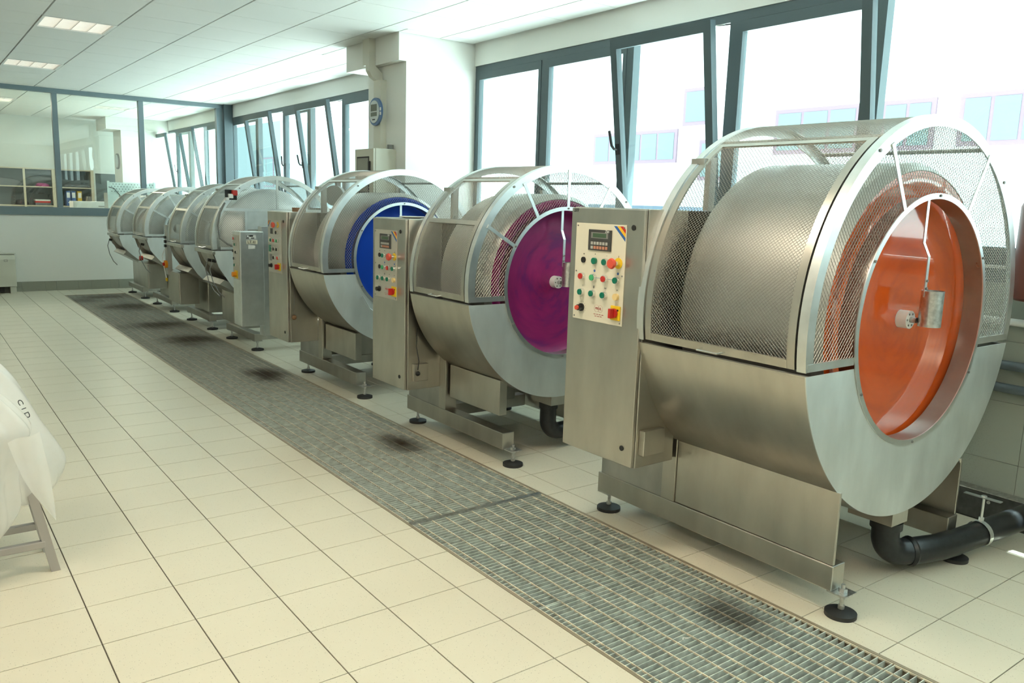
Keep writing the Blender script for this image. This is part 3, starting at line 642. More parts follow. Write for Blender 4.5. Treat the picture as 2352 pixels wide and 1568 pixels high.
# ================================================================== MACHINES
def foot(root, x, y, zb=.098):
    f = G(); f.box(x-.04, x+.04, y-.035, y+.045, zb-.006, zb); f.cyl((x, y, .018), (x, y, zb+.03), .008, n=10)
    f.cyl((x, y, zb), (x, y, zb+.014), .017, n=6); f.cyl((x, y, .028), (x, y, .044), .013, n=8); f.cyl((x, y, zb-.022), (x, y, zb-.008), .014, n=6)
    fo = f.build('leveling_foot', 'zinc', root)
    p = G(); p.cyl((x, y, .0), (x, y, .016), .060, n=28); p.cyl((x, y, .016), (x, y, .026), .060, .022, n=28); p.build('rubber_pad', 'rubber', fo, True)
def guard(root, R, L, zc, zs, ro, spokes, lowbar, full=None, wd=.0019, sides=3, ps=.015, pt=.016, split=60, halfdisc=False):
    """round wire-mesh guard above the shell: rings, hinged door, meshes, spokes"""
    aR = math.degrees(math.asin((zs+.014-zc)/R)); a1 = 180-aR
    g = G(); g.sector(R-.045, R, -.003, .003, zc, aR, a1, 64); g.sector(R-.004, R, .003, .034, zc, aR, a1, 64); g.build('front_ring', 'steel_bright', root, True)
    g = G(); g.sector(R-.045, R, L-.003, L+.003, zc, aR, a1, 64); g.sector(R-.004, R, L-.034, L-.003, zc, aR, a1, 64); g.build('rear_ring', 'steel_bright', root, True)
    g = G(); g.sector(R-.010, R-.002, .044, .076, zc, aR+.3, split, 36); g.sector(R-.010, R-.002, L-.076, L-.044, zc, aR+.3, split, 36)
    bars = [(aR+.3, aR+.3+math.degrees(.032/R)), (split-math.degrees(.026/R), split)] + ([(29, 29+math.degrees(.028/R))] if lowbar else [])
    for b0, b1 in bars: g.sector(R-.010, R-.002, .0765, L-.0765, zc, b0, b1, 3)
    door = g.build('door_frame', 'steel', root, True)
    G().sector(R-.016, R-.009, .0345, .0435, zc, aR+.3, split+40, 36).build('gap_shade', 'black', root, True)  # black strip painting the shade of the gap between ring and door
    def cylmap(s, t):
        a = s/(R-.006); c, q = np.cos(a), np.sin(a)
        return np.stack([-(R-.006)*c, t, zc+(R-.006)*q], 1), np.stack([-c, 0*c, q], 1)
    Rm = R-.006
    wire('door_mesh', 'mesh_wire', door, R_(aR+1.5)*Rm, R_(split-1)*Rm, .07, L-.07, ps, pt, wd, cylmap, None, sides)
    wire('roof_mesh', 'mesh_wire', root, R_(split+.2)*Rm, R_(a1-.5)*Rm, .03, L-.03, ps, pt, wd, cylmap, None, sides)
    for b in (split+1.2, 118, a1-2.4):
        G().sector(R-.014, R-.008, .034, L-.034, zc, b, b+math.degrees(.022/R), 3).build('guard_bar', 'steel_dull', root, True)
    hy = L*.5
    hz = zc + (R+.0)*math.sin(R_(aR+1.2)); hx = -R*math.cos(R_(aR+1.2))
    hl = .055 if L > .7 else .05
    G().tube([(hx+.004, hy-hl, hz), (hx-.035, hy-hl+.006, hz-.004), (hx-.035, hy+hl-.006, hz-.004), (hx+.004, hy+hl, hz)], .0042, 8).build('door_handle', 'chrome', door, True)
    # latch block near the top of the rear ring
    G().box(-.012, .012, -.02, .05, -.012, .012).build('door_latch', 'steel_dull', door).matrix_local = Matrix.Translation((-R*math.cos(R_(50)), L-.05, zc+R*math.sin(R_(50))))
    if ro:
        def ins(s, t): 
            r = np.hypot(s, t-zc); return (r > ro-.004) & (r < R-.040) & (t > zs+.042)
        def fm(s, t): return np.stack([s, 0*s+.004, t], 1), np.stack([0*s, 0*s-1, 0*s], 1)
        wire('face_mesh', 'mesh_wire', root, -R, R, zs+.03, zc+R, .0185, .0235, wd, fm, ins, sides)
        h1, h2 = math.sqrt(ro*ro-(zs+.03-zc)**2), math.sqrt(R*R-(zs+.03-zc)**2)
        for s in (-1, 1): G().box(s*h1, s*(h2-.01), -.004, .004, zs+.016, zs+.044).build('guard_sill', 'steel_bright', root)
        G().sector(ro-.022, ro, -.008, -.0035, zc, 0, 360, 96).build('opening_flange', 'steel_bright', root, True)
        for a in spokes:
            t = R_(a); rr = Vector((-math.cos(t), 0, math.sin(t))); tt = Vector((math.sin(t), 0, math.cos(t)))*.010
            c = Vector((0, 0, zc)); p, q = c+rr*(ro-.003), c+rr*(R-.03); y0, y1 = Vector((0, -.0075, 0)), Vector((0, -.0035, 0))
            G().hexa([p-tt+y0, p+tt+y0, p+tt+y1, p-tt+y1, q-tt+y0, q+tt+y0, q+tt+y1, q-tt+y1]).build('spoke', 'steel_bright', root)
        for a in (30, 90, 150, 210, 270, 330):
            x, z = -(ro-.010)*math.cos(R_(a)), zc+(ro-.010)*math.sin(R_(a)); G().cyl((x, -.0135, z), (x, -.0082, z), .0055, n=8).build('screw', 'cable_grey', root)
    for a in (54, 134):
        x, z = -(R-.012)*math.cos(R_(a)), zc+(R-.012)*math.sin(R_(a)); G().cyl((x, -.008, z), (x, -.0032, z), .0065, n=8).build('screw', 'cable_grey', root)
def shell(root, R, L, zc, zs, ro, matn='steel'):
    al = math.degrees(math.asin((zc-zs)/R)); a0, a1 = 180+al, 360-al
    G().sector(R-.004, R, .001, L-.001, zc, a0, a1, 80).build('lower_shell', matn, root, True)
    n = 72; bi = math.degrees(math.asin((zc-zs)/ro)); g = G()
    for yy in (-.003, .001):
        for k in range(n+1):
            t = k/n; ai = R_(180+bi+(180-2*bi)*t); ao = R_(a0+(a1-a0)*t)
            g.v += [(-ro*math.cos(ai), yy, zc+ro*math.sin(ai)), (-R*math.cos(ao), yy, zc+R*math.sin(ao))]
    o = 2*(n+1)
    for k in range(n):
        a = 2*k; g.f += [(a, a+1, a+3, a+2), (o+a, o+a+2, o+a+3, o+a+1), (a+1, o+a+1, o+a+3, a+3), (a, a+2, o+a+2, o+a)]
    g.f += [(0, o, o+1, 1), (2*n, 2*n+1, o+2*n+1, o+2*n)]
    g.build('front_plate', 'steel_satin' if matn == 'steel' else matn, root)
    g = G(); pts = []
    for k in range(49):
        t = R_(a0+(a1-a0)*k/48); pts.append((-R*math.cos(t)*.999, L-.001, zc+R*math.sin(t)*.999))
    G().prism(pts, (0, .004, 0)).build('rear_plate', 'steel_dull', root)
    # folded rims along the cut
    h2 = math.sqrt(R*R-(zs-zc)**2)
    for s in (-1, 1): G().box(s*(h2-.03), s*(h2-.001), .003, L-.003, zs-.006, zs-.001).build('shell_rim', 'steel_dull', root)
def button(par, X, y, z, kind, s=1.0):
    """push buttons on a face looking towards -x; local coords"""
    if kind in ('g', 'r', 'gl', 'k'):
        c = {'g': 'green', 'r': 'red', 'gl': 'green_lit', 'k': 'black'}[kind]
        b = G(); b.cyl((X, y, z), (X-.010*s, y, z), .0165*s, n=20); b.cyl((X-.010*s, y, z), (X-.017*s, y, z), .0150*s, n=20); bo = b.build('push_button', 'chrome', par, True)
        G().cyl((X-.0171*s, y, z), (X-.0215*s, y, z), .0132*s, n=18).build('button_cap', c, par, True)
    elif kind == 'flat_k': G().cyl((X, y, z), (X-.006, y, z), .0135, n=18).build('pilot_cover', 'black', par, True)
    elif kind == 'flat_g': G().cyl((X, y, z), (X-.012, y, z), .0145, n=18).build('pilot_lamp', 'green', par, True)
    elif kind == 'a': G().cyl((X, y, z), (X-.014, y, z), .0150, n=18).build('pilot_lamp', 'amber', par, True)
    elif kind == 'dot': G().cyl((X, y, z), (X-.0008, y, z), .006, n=12).build('panel_mark', 'stripe_blue', par)
    elif kind == 'e':
        G().cyl((X, y, z), (X-.003, y, z), .024, n=22).build('emergency_ring', 'yellow', par, True); G().cyl((X-.003, y, z), (X-.030, y, z), .011, n=16).build('emergency_stem', 'chrome', par, True)
        G().cyl((X-.030, y, z), (X-.042, y, z), .018, .024, n=24).cyl((X-.042, y, z), (X-.051, y, z), .024, .020, n=24).build('emergency_stop', 'red_soft', par, True)
    elif kind == 'knob':
        G().cyl((X, y, z), (X-.008, y, z), .018, n=20).cyl((X-.008, y, z), (X-.026, y, z), .0135, n=18).build('dial_knob', 'black', par, True)
    elif kind == 'main':
        G().box(X-.007, X, y-.030, y+.030, z-.032, z+.032).build('switch_plate', 'yellow', par, bev=.003)
        G().cyl((X-.007, y+.002, z), (X-.018, y+.002, z), .021, n=24).box(X-.040, X-.018, y-.006, y+.010, z-.021, z+.021).build('main_switch', 'red', par, bev=.002)
        G().box(X-.0075, X-.0071, y-.022, y-.012, z+.010, z+.018).build('switch_mark', 'ink', par)
def cabinet(root, xc, Yf, y0, y1, z0, z1, X0=2.035, X1=2.298):
    x0, x1 = X0-xc, X1-xc; a, b = y0-Yf, y1-Yf
    c = G().box(x0+.020, x1, a, b, z0, z1).build('control_cabinet', 'steel', root, bev=.004)
    d = G().box(x0, x0+.018, a+.004, b-.004, z0+.003, z1-.004).build('cabinet_door', 'steel', c, bev=.003)
    for zz in (z1-.08, z0+.08): G().cyl((x0-.003, a+.065, zz), (x0, a+.065, zz), .012, n=16).build('cam_lock', 'black', c)
    return c, x0
def panel_big(c, xc, Yf, yL, yR, zb, zt, cols, rows, plate, m1):
    """keypad panel; yL is the side farther along the row"""
    x = 2.035-xc; P = lambda y: y-Yf
    G().box(x-.004, x-.0002, P(yR), P(yL), zb, zt).build('panel_plate', plate, c, bev=.001)
    X = x-.0042
    for y in (yL-.012, yR+.012):
        for z in (zb+.012, (zb+zt)/2, zt-.012): G().cyl((X, P(y), z), (X-.0015, P(y), z), .004, n=8).build('screw', 'cable_grey', c)
    hy = (yL+yR)/2-.002; hz = zt-.072
    G().box(X-.006, X, P(hy-.073), P(hy+.073), hz-.046, hz+.046).build('keypad_display', 'hmi', c, bev=.001)
    Xh = X-.0062
    G().box(Xh-.0008, Xh, P(hy-.055), P(hy+.055), hz+.008, hz+.034).build('display_bezel', 'cable_grey', c)
    G().box(Xh-.0014, Xh-.0009, P(hy-.043), P(hy+.043), hz+.012, hz+.030).build('display_screen', 'lcd', c)
    for r in range(2):
        for k in range(6):
            yy = hy+.047-.0188*k; G().box(Xh-.0015, Xh, P(yy-.007), P(yy+.007), hz-.014-.019*r-.0065, hz-.014-.019*r+.0065).build('key', 'key' if (r == 0 or k == 0) else 'key_red', c)
    text('maker_mark', 'Ziiti', .016, 'label_white', c, (Xh-.0005, P(hy-.048), hz+.0395), (0, -1, 0), (0, 0, 1))
    # diagonal stripes in the corner
    ey, ez = yR+.004, zt-.006
    for k, (m_, o_) in enumerate((('red', .030), ('stripe_yellow', .047), ('stripe_blue', .064))):
        G().prism([(X, P(ey), ez-o_+.016), (X, P(ey), ez-o_), (X, P(ey+o_*1.15), ez), (X, P(ey+(o_-.016)*1.15), ez)][::-1], (-.0006, 0, 0)).build('colour_stripe', m_, c)
    kinds = [['flat_k', 'flat_g' if m1 else 'g', 'g', 'e'], ['r' if m1 else 'flat_k', 'gl', 'r', 'g'], ['g', 'g', 'g', 'a'], ['knob', None, None, 'main']]
    for r, z in enumerate(rows):
        for k, y in enumerate(cols):
            if kinds[r][k]: button(c, X, P(y), z, kinds[r][k])
    for y, z in ((cols[1], rows[1]+.030), (cols[3], rows[1]+.029)): button(c, X, P(y), z, 'dot')
    G().box(X-.0006, X, P(cols[3]), P(cols[1]), rows[1]-.0006, rows[1]+.0006).build('panel_line', 'stripe_blue', c)
    for k in range(4):
        text('button_symbol', ['⊘', '↑', '—', 'I'][k] if False else ['o', '^', '-', 'l'][k], .013, 'ink', c, (X-.0003, P(cols[k]), rows[0]+.028), (0, -1, 0), (0, 0, 1))
        text('button_symbol', ['A', 'E', 'H', 'Y'][k] if False else ['::', '[]', '==', 'v'][k], .012, 'ink', c, (X-.0003, P(cols[k]), rows[2]+.030), (0, -1, 0), (0, 0, 1))
    if m1: G().cyl((X-.026, P(cols[0]), rows[3]), (X-.036, P(cols[0]), rows[3]), .010, n=14).build('knob_tip', 'red_soft', c, True)
    # dial scale and maker's print
    sc = G()
    for k in range(13):
        t = R_(-50+280*k/12); yy, zz = .025*math.cos(t), .025*math.sin(t); y2, z2 = .029*math.cos(t), .029*math.sin(t)
        sc.cyl((X-.0004, P(cols[0])+yy, rows[3]+zz), (X-.0004, P(cols[0])+y2, rows[3]+z2), .0005, n=4)
    stuff(sc.build('dial_scale', 'ink', c))
    gy = (cols[1]+cols[2])/2; gz = rows[3]+.006
    ge = G()
    for q in (-1, 1):
        for k in range(16):
            t0, t1 = 2*math.pi*k/16, 2*math.pi*(k+.55)/16; rr = .0155
            ge.cyl((X-.0004, P(gy)+q*.012+rr*math.cos(t0), gz+rr*math.sin(t0)), (X-.0004, P(gy)+q*.012+rr*math.cos(t1), gz+rr*math.sin(t1)), .0005, n=4)
    stuff(ge.build('gear_emblem', 'ink_red', c))
    text('maker_name', 'PER-EL', .014, 'ink_red', c, (X-.0003, P(gy), gz), (0, -1, 0), (0, 0, 1))
    for r in range(2):
        for k in range(4 - r): G().box(X-.0004, X, P(gy+.030-.017*k-.007*r-.012), P(gy+.030-.017*k-.007*r), gz-.0275-.009*r, gz-.025-.009*r).build('small_print', 'ink_red', c)

def big_machine(lab, xc, Yf, R, L, zc, ro, rd, disc, spokes, lowbar, cab, beam, bx, panel, psides=3):
    zs = .967
    root = empty('drum_machine', (xc, Yf, 0), lab, 'machine')
    shell(root, R, L, zc, zs, ro)
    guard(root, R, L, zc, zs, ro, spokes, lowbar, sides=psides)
    # rotating drum, coloured end disc, collar
    rr = rd+.033
    G().lathe([(rd+.0015, .080), (rd+.0015, .066), (rd+.004, .065), (rr, .102), (rr, L-.085), (rr-.012, L-.07), (.07, L-.066)], zc, n=128).build('drum', 'drum_steel', root, True)
    G().lathe([(.001, .1005), (rd*.70, .1005), (rd*.76, .099), (rd*.82, .094), (rd*.88, .083), (rd*.93, .073), (rd*.97, .067), (rd, .068)], zc, n=128).build('drum_disc', disc, root, True)
    G().lathe([(ro-.021, -.004), (ro-.021, .074)], zc, n=128).lathe([(ro-.018, .074), (ro-.018, -.004)], zc, n=128).build('opening_collar', 'collar_steel', root, True)
    # shaft, counter tube and hanger strip
    G().cyl((0, .100, zc), (0, .055, zc), .037, n=32).build('hub', 'white_plastic', root, True)
    for k in range(6): 
        t = 2*math.pi*k/6; G().cyl((.026*math.cos(t), .0548, zc+.026*math.sin(t)), (.026*math.cos(t), .0530, zc+.026*math.sin(t)), .0045, n=8).build('hub_bolt', 'cable_grey', root)
    G().cyl((0, .0547, zc), (0, .030, zc), .012, n=12).build('shaft_end', 'zinc', root, True)
    tx, ty = .022, -.012
    g = G(); g.lathe([(.040, 0), (.043, 0), (.043, .145), (.040, .145), (.040, 0)], 0, n=40)
    me = g.mesh('counter_tube', 'zinc', True); me.transform(Matrix.Translation((tx, ty, zc-.02)) @ Matrix.Rotation(R_(90), 4, 'X'))
    obj('counter_tube', me, root)
    b = G(); pts = [(-.012, .030, zc+ro-.023), (-.012, .030, zc+.315), (-.012, .004, zc+.262), (-.012, .004, zc+.10)]
    for p, q in zip(pts[:-1], pts[1:]):
        b.hexa([(p[0]-.009, p[1]-.002, p[2]), (p[0]+.009, p[1]-.002, p[2]), (p[0]+.009, p[1]+.002, p[2]), (p[0]-.009, p[1]+.002, p[2]), (q[0]-.009, q[1]-.002, q[2]), (q[0]+.009, q[1]-.002, q[2]), (q[0]+.009, q[1]+.002, q[2]), (q[0]-.009, q[1]+.002, q[2])])
    b.build('hanger_strip', 'steel_bright', root)
    for z in (zc+.165, zc+.135): G().cyl((-.012, .002, z), (-.012, -.004, z), .005, n=8).build('strip_bolt', 'cable_grey', root)
    # drain spout under the shell
    G().box(.0-.065, .062, .002, .20, zc-R-.055, zc-R+.02).build('drain_spout', 'steel', root)
    # base: two side frames with beams, cross members, bearing stand
    xb = bx-xc
    for s in (1, -1):
        q = xb if s == 1 else -xb-(.037 if panel[0] else .0); w_ = .085*s
        G().box(q, q+w_, beam[0]-Yf, beam[1]-Yf, .098, .198).build('base_beam', 'steel', root, bev=.004)
        zt = zc-math.sqrt(R*R-(q+.01*s)**2)
        if panel[0]:      # closed side panel down to the beam
            G().box(q+.006*s, q+.020*s, -.015, L-.021, .2, zt+.004).build('side_panel', 'steel', root, bev=.002)
        else:
            G().box(q+.02*s, q+.075*s, .06, L-.04, .287, .50).build('hanging_panel', 'steel', root, bev=.003)
        G().box(q-.002*s, q+.085*s, L-.02, L+.06, .199, zt+.05).build('rear_post', 'steel', root, bev=.003)
        G().box(q+.004*s, q+.05*s, L+.061, beam[1]-Yf-.02, .199, cab[2]-.002 if s == 1 else .75).build('rear_side_plate', 'steel_dull', root)
    for y in (L+.10, L+.32): G().box(xb+.086, -xb-.125, y, y+.08, .11, .19).build('cross_member', 'steel_dull', root)
    G().box(2.302-xc, xc-2.26, L+.012, L+.43, .76, cab[3]-.002).build('drive_housing', 'steel_shaded', root, bev=.004)
    G().box(-.17, .17, L+.03, L+.36, .191, .759).build('bearing_stand', 'steel_dull', root, bev=.006)
    G().cyl((0, L-.064, zc), (0, L+.011, zc), .06, n=24).build('drive_shaft', 'steel_dull', root, True)
    for s in (-1, 1): G().box(s*.36-.02, s*.36+.02, L+.02, L+.05, cab[3], zc+R*.80).build('guard_post', 'steel_dull', root)
    for fx in (2.361-xc, xc-2.361-(.037 if panel[0] else 0)):
        for fy in (beam[0]-Yf-.025, beam[1]-Yf-.045): foot(root, fx, fy)
    c, x0 = cabinet(root, xc, Yf, *cab)
    return root, c
O, c1 = big_machine('stainless steel drum machine with the glossy orange disc', 2.84, -2.2, .81, .81, 1.115, .511, .597, 'orange', (60, 120), False, (-1.402, -.932, .402, 1.528), (-2.22, -.90), 2.318, (True,))
panel_big(c1, 2.84, -2.2, -.975, -1.298, 1.020, 1.457, (-1.035, -1.11, -1.185, -1.26), (1.292, 1.218, 1.146, 1.075), 'panel_cream', True)
text('cabinet_number', '277', .022, 'ink', c1, (2.035-2.84-.0005, -.966+2.2, 1.512), (0, -1, 0), (0, 0, 1))
G().box(2.07-2.84, 2.20-2.84, -1.436+2.2, -1.4025+2.2, .462, .575).build('junction_box', 'steel', c1, bev=.003)
P_, c2 = big_machine('stainless steel drum machine with the purple disc', 2.735, -.086, .70, .646, 1.07, .455, .495, 'purple', (30, 60, 90, 120, 150), True, (.612, 1.052, .340, 1.420), (-.095, 1.04), 2.298, (False,))
panel_big(c2, 2.735, -.086, 1.014, .716, .905, 1.343, (.943, .877, .812, .746), (1.179, 1.104, 1.032, .959), 'panel_alu', False)
jb = G().box(2.085-2.735, 2.193-2.735, .580+.086, .6115+.086, .400, .510).build('junction_box', 'steel', c2, bev=.003)
G().tube([(2.11-2.735, .574+.086, .475), (2.115-2.735, .57+.086, .53), (2.112-2.735, .60+.086, .62), (2.12-2.735, .606+.086, .74)], .003, 6).build('cable', 'black', c2)
lumpv = G().lathe([(.001, -.016), (.010, -.012), (.016, 0), (.010, .012), (.001, .016)], .452, n=12, x=2.108-2.735)
me = lumpv.mesh('cable_plug', 'black', True); me.transform(Matrix.Translation((0, .570+.086, 0))); obj('cable_plug', me, c2)
B_, c3 = big_machine('stainless steel drum machine with the blue disc', 2.705, 1.834, .683, .658, 1.085, .432, .470, 'blue', (), False, (2.553, 2.98, .345, 1.412), (1.842, 2.97), 2.298, (False,))
# older push-button panel of the blue-disc machine
x = 2.035-2.705; Yq = 1.834
G().box(x-.004, x-.0002, 2.66-Yq, 2.957-Yq, .904, 1.337).build('panel_plate', 'panel_alu', c3, bev=.001); X = x-.0042
for k, (m_, o_) in enumerate((('red', .030), ('stripe_yellow', .044), ('stripe_blue', .058))):
    G().prism([(X, 2.953-Yq, 1.333-o_+.012), (X, 2.953-Yq, 1.333-o_), (X, 2.953-Yq-o_*1.1, 1.333), (X, 2.953-Yq-(o_-.012)*1.1, 1.333)], (-.0006, 0, 0)).build('colour_stripe', m_, c3)
for (y, z, k) in [(2.735, 1.300, 'e'), (2.735, 1.238, 'k'), (2.862, 1.17, 'g'), (2.80, 1.17, 'r'), (2.73, 1.17, 'gl'), (2.858, 1.10, 'g'), (2.80, 1.10, 'k'), (2.73, 1.10, 'k'), (2.80, 1.028, 'k'), (2.715, 1.03, 'r'), (2.885, .958, 'knob'), (2.71, .958, 'main')]:
    button(c3, X, y-Yq, z, k)
for (y, z, hgt, m_) in [(2.875, 1.245, .045, 'hmi'), (2.92, 1.172, .045, 'panel_cream'), (2.915, 1.10, .055, 'green'), (2.90, 1.025, .055, 'cable_grey')]:
    G().box(X-.004, X, y-Yq-.022, y-Yq+.022, z-hgt/2, z+hgt/2).build('meter_tag', m_, c3)
G().tube([(2.08-2.705, 2.545-Yq, .60), (2.085-2.705, 2.54-Yq, .66), (2.09-2.705, 2.549-Yq, .80)], .002, 6).build('cord', 'cable_grey', c3)
lumpv = G().lathe([(.001, -.012), (.014, -.008), (.020, 0), (.014, .008), (.001, .012)], .555, n=12, x=2.085-2.705); me = lumpv.mesh('cord_knob', 'tape_brown', True); me.transform(Matrix.Translation((0, 2.541-Yq, 0))); obj('cord_knob', me, c3)
# small angled arm on the front plate of the blue machine
G().tube([(-.36, -.012, .80), (-.30, -.014, .70), (-.16, -.014, .60)], .004, 6).build('rim_strip', 'steel_bright', B_)

# ---------------------------------------------------------------- four hopper machines
def small_machine(lab, xc, Yf, R, L, zc, kind, beam, cab=None):
    zs = .967 if Yf < 8.5 else .925
    root = empty('hopper_machine', (xc, Yf, 0), lab, 'machine')
    ro = .0 if kind == 'LT' else R*.58
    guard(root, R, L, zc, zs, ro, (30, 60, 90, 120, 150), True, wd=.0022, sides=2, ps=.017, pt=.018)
    # hopper-shaped lower body: cylinder behind, folded chute towards the aisle
    al = math.degrees(math.asin((zc-zs)/R)); Rl = R-.01
    G().sector(Rl-.004, Rl, .02, L-.02, zc, 180+al, 312, 48).build('lower_shell', 'steel', root, True)
    h = math.sqrt(R*R-(zs-zc)**2)
    # front plate of the hopper
    n = 40; pts = [(-h, 0, zs), (-h+.05, 0, zs-.16)]
    for k in range(n+1):
        t = R_(318-(318-180-al)*k/n); pts.append((-Rl*math.cos(t), 0, zc+Rl*math.sin(t)))
    if ro:
        bi = math.degrees(math.asin((zc-zs)/ro))
        for k in range(n+1):
            t = R_(180+bi+(180-2*bi)*k/n); pts.append((-ro*math.cos(t), 0, zc+ro*math.sin(t)))
    G().prism(pts, (0, .004, 0)).build('front_plate', 'steel_satin', root)
    G().prism([(p[0], L-.004, p[2]) for p in pts[:n+3]], (0, .004, 0)).build('rear_plate', 'steel_dull', root)
    G().box(-h-.012, -h+.02, -.01, L+.01, zs-.035, zs-.001).build('hopper_rim', 'steel', root, bev=.003)
    # concave dark back of the chute and its lip tray
    c = G(); N = 12
    for k in range(N+1):
        t = k/N; xx = -h+.03 + .30*t**1.1*R/.6; zz = zs-.03 - .36*(t**.75)*R/.6
        for yy in (.045, L-.045): c.v.append((xx, yy, zz))
    for k in range(N): c.f.append((2*k, 2*k+1, 2*k+3, 2*k+2))
    c.build('chute', 'steel_dull', root, True)
    for yy in (.030, L-.034): G().prism([(-h, yy, zs-.03), (-h+.10, yy, zs-.25), (-h+.33*R/.6, yy, zs-.40*R/.6), (-h+.30, yy, zs-.10), (-h+.16, yy, zs-.03)], (0, .004, 0)).build('chute_cheek', 'steel', root)
    tz = zs-.30*R/.6; txx = -h+.06
    G().prism([(txx, .01, tz), (txx+.30*R/.6, .01, tz-.17*R/.6), (txx+.32*R/.6, .01, tz-.12*R/.6), (txx+.05, .01, tz+.045)], (0, L-.02, 0)).build('chute_tray', 'steel', root)
    # drum inside
    if kind == 'LT':
        G().lathe([(.05, .05), (.16, .055), (R*.80, .20), (R*.80, L-.06), (.06, L-.05)], zc, n=72).build('drum', 'steel_bright', root, True)
    else:
        G().lathe([(ro-.02, .13), (R*.82, .14), (R*.82, L-.06), (.06, L-.05)], zc, n=72).build('drum', 'steel_bright', root, True)
        G().lathe([(ro-.002, -.006), (ro-.05, .03), (ro-.085, .12), (ro-.085, .16)], zc, n=72).build('opening_collar', 'steel_bright', root, True)
    # pedestal and beams
    xb = 2.29-xc
    G().box(2.34-xc, xc-2.34, .10, L+.10, .172, zc-R*.62).build('pedestal', 'steel', root, bev=.004)
    for s in (1, -1):
        G().box(xb*s, (xb+.08)*s, beam[0]-Yf, beam[1]-Yf, .10, .17).build('base_beam', 'steel', root, bev=.004)
        for fy in (beam[0]-Yf+.03, beam[1]-Yf-.06): foot(root, (xb+.04)*s, fy, .10)
    for yy in (beam[0]-Yf+.02, beam[1]-Yf-.10): G().box(xb+.081, -xb-.081, yy, yy+.08, .105, .165).build('cross_member', 'steel_dull', root)
    if cab:
        y0, y1, z0, z1, X0, X1 = cab
        cb = G().box(X0-xc, X1-xc, y0-Yf, y1-Yf, z0, z1).build('control_cabinet', 'steel', root, bev=.004)
        G().box(X0-xc-.006, X0-xc-.0005, y0-Yf+.012, y1-Yf-.012, z0+.012, z1-.012).build('cabinet_door', 'steel', cb)
        return root, cb
    return root, None
m4, _ = small_machine('steel hopper machine behind the LT 41 cabinet, tallest mesh guard of the hopper machines', 2.724, 4.566, .68, .60, 1.06, 'LT', (4.10, 4.98))
# half-disc face of the LT 41 guard
zc4, R4, z4 = 1.06, .68, .967
def fm4(s, t): return np.stack([s, 0*s+.004, t], 1), np.stack([0*s, 0*s-1, 0*s], 1)
wire('face_mesh', 'mesh_wire', m4, -R4, R4, z4, zc4+R4, .020, .0235, .0022, fm4, lambda s, t: (np.hypot(s, t-zc4) < R4-.04) & (t > z4+.04) & ~((t < 1.37) & (s > -.345)), 2)
G().box(-.60, .56, -.006, .002, 1.372, 1.400).build('face_bar', 'steel_bright', m4)
G().box(-.345, -.320, -.006, .002, z4+.04, 1.371).build('face_bar', 'steel_bright', m4)
G().box(-.012, .012, -.006, .002, 1.401, zc4+R4-.03).build('face_bar', 'steel_bright', m4)
G().box(-.318, .55, -.004, .003, 1.187, 1.370).build('face_panel', 'steel_bright', m4)
G().box(-.318, .55, -.003, .003, z4+.016, 1.183).build('face_panel', 'steel', m4)
G().box(-.60, -.346, -.006, .002, z4+.016, z4+.040).build('face_bar', 'steel_bright', m4)
# LT 41 cabinet on its own post
cy0 = 3.889-4.566; cx0 = 2.10-2.724
lt = G().box(cx0, 2.326-2.724, cy0, cy0+.222, .287, 1.192).build('control_cabinet', 'steel_bright', m4, bev=.004)
G().box(2.330-2.724, 2.402-2.724, cy0+.06, cy0+.16, .172, 1.24).build('cabinet_post', 'steel_bright', m4)
G().box(cx0-.004, cx0-.0003, cy0+.03, cy0+.20, .735, 1.158).build('panel_plate', 'panel_alu', lt)
for (z, k, y) in [(1.124, 'r', .13), (1.068, 'g', .10), (1.006, 'k', .15), (.996, 'k', .075), (.934, 'k', .13), (.871, 'g', .12)]: button(lt, cx0-.0042, cy0+y, z, k)
G().box(cx0-.011, cx0-.0045, cy0+.075, cy0+.15, .745, .82).build('switch_plate', 'yellow', lt); G().cyl((cx0-.0112, cy0+.11, .783), (cx0-.045, cy0+.11, .783), .024, n=20).build('main_switch', 'orange_switch', lt, True)
yl = cy0-.0012
G().box(2.160-2.724, 2.268-2.724, yl, cy0-.0002, 1.076, 1.114).build('number_plate', 'panel_cream', lt)
text('plate_number', 'LT 41', .036, 'ink', lt, (2.214-2.724, yl-.0005, 1.095), (1, 0, 0), (0, 0, 1))
G().box(2.155-2.724, 2.253-2.724, yl, cy0-.0002, 1.126, 1.162).build('maker_plate', 'label_white', lt)
for (a, b, c_, d) in ((2.157, 2.185, 1.128, 1.140), (2.19, 2.225, 1.146, 1.160), (2.178, 2.20, 1.150, 1.156), (2.205, 2.235, 1.129, 1.138), (2.157, 2.168, 1.146, 1.156)):
    G().box(a-2.724, b-2.724, yl-.0006, yl-.0001, c_, d).build('plate_print', 'ink', lt)
G().box(2.177-2.724, 2.244-2.724, yl, cy0-.0002, 1.031, 1.065).build('paper_label', 'label_white', lt)
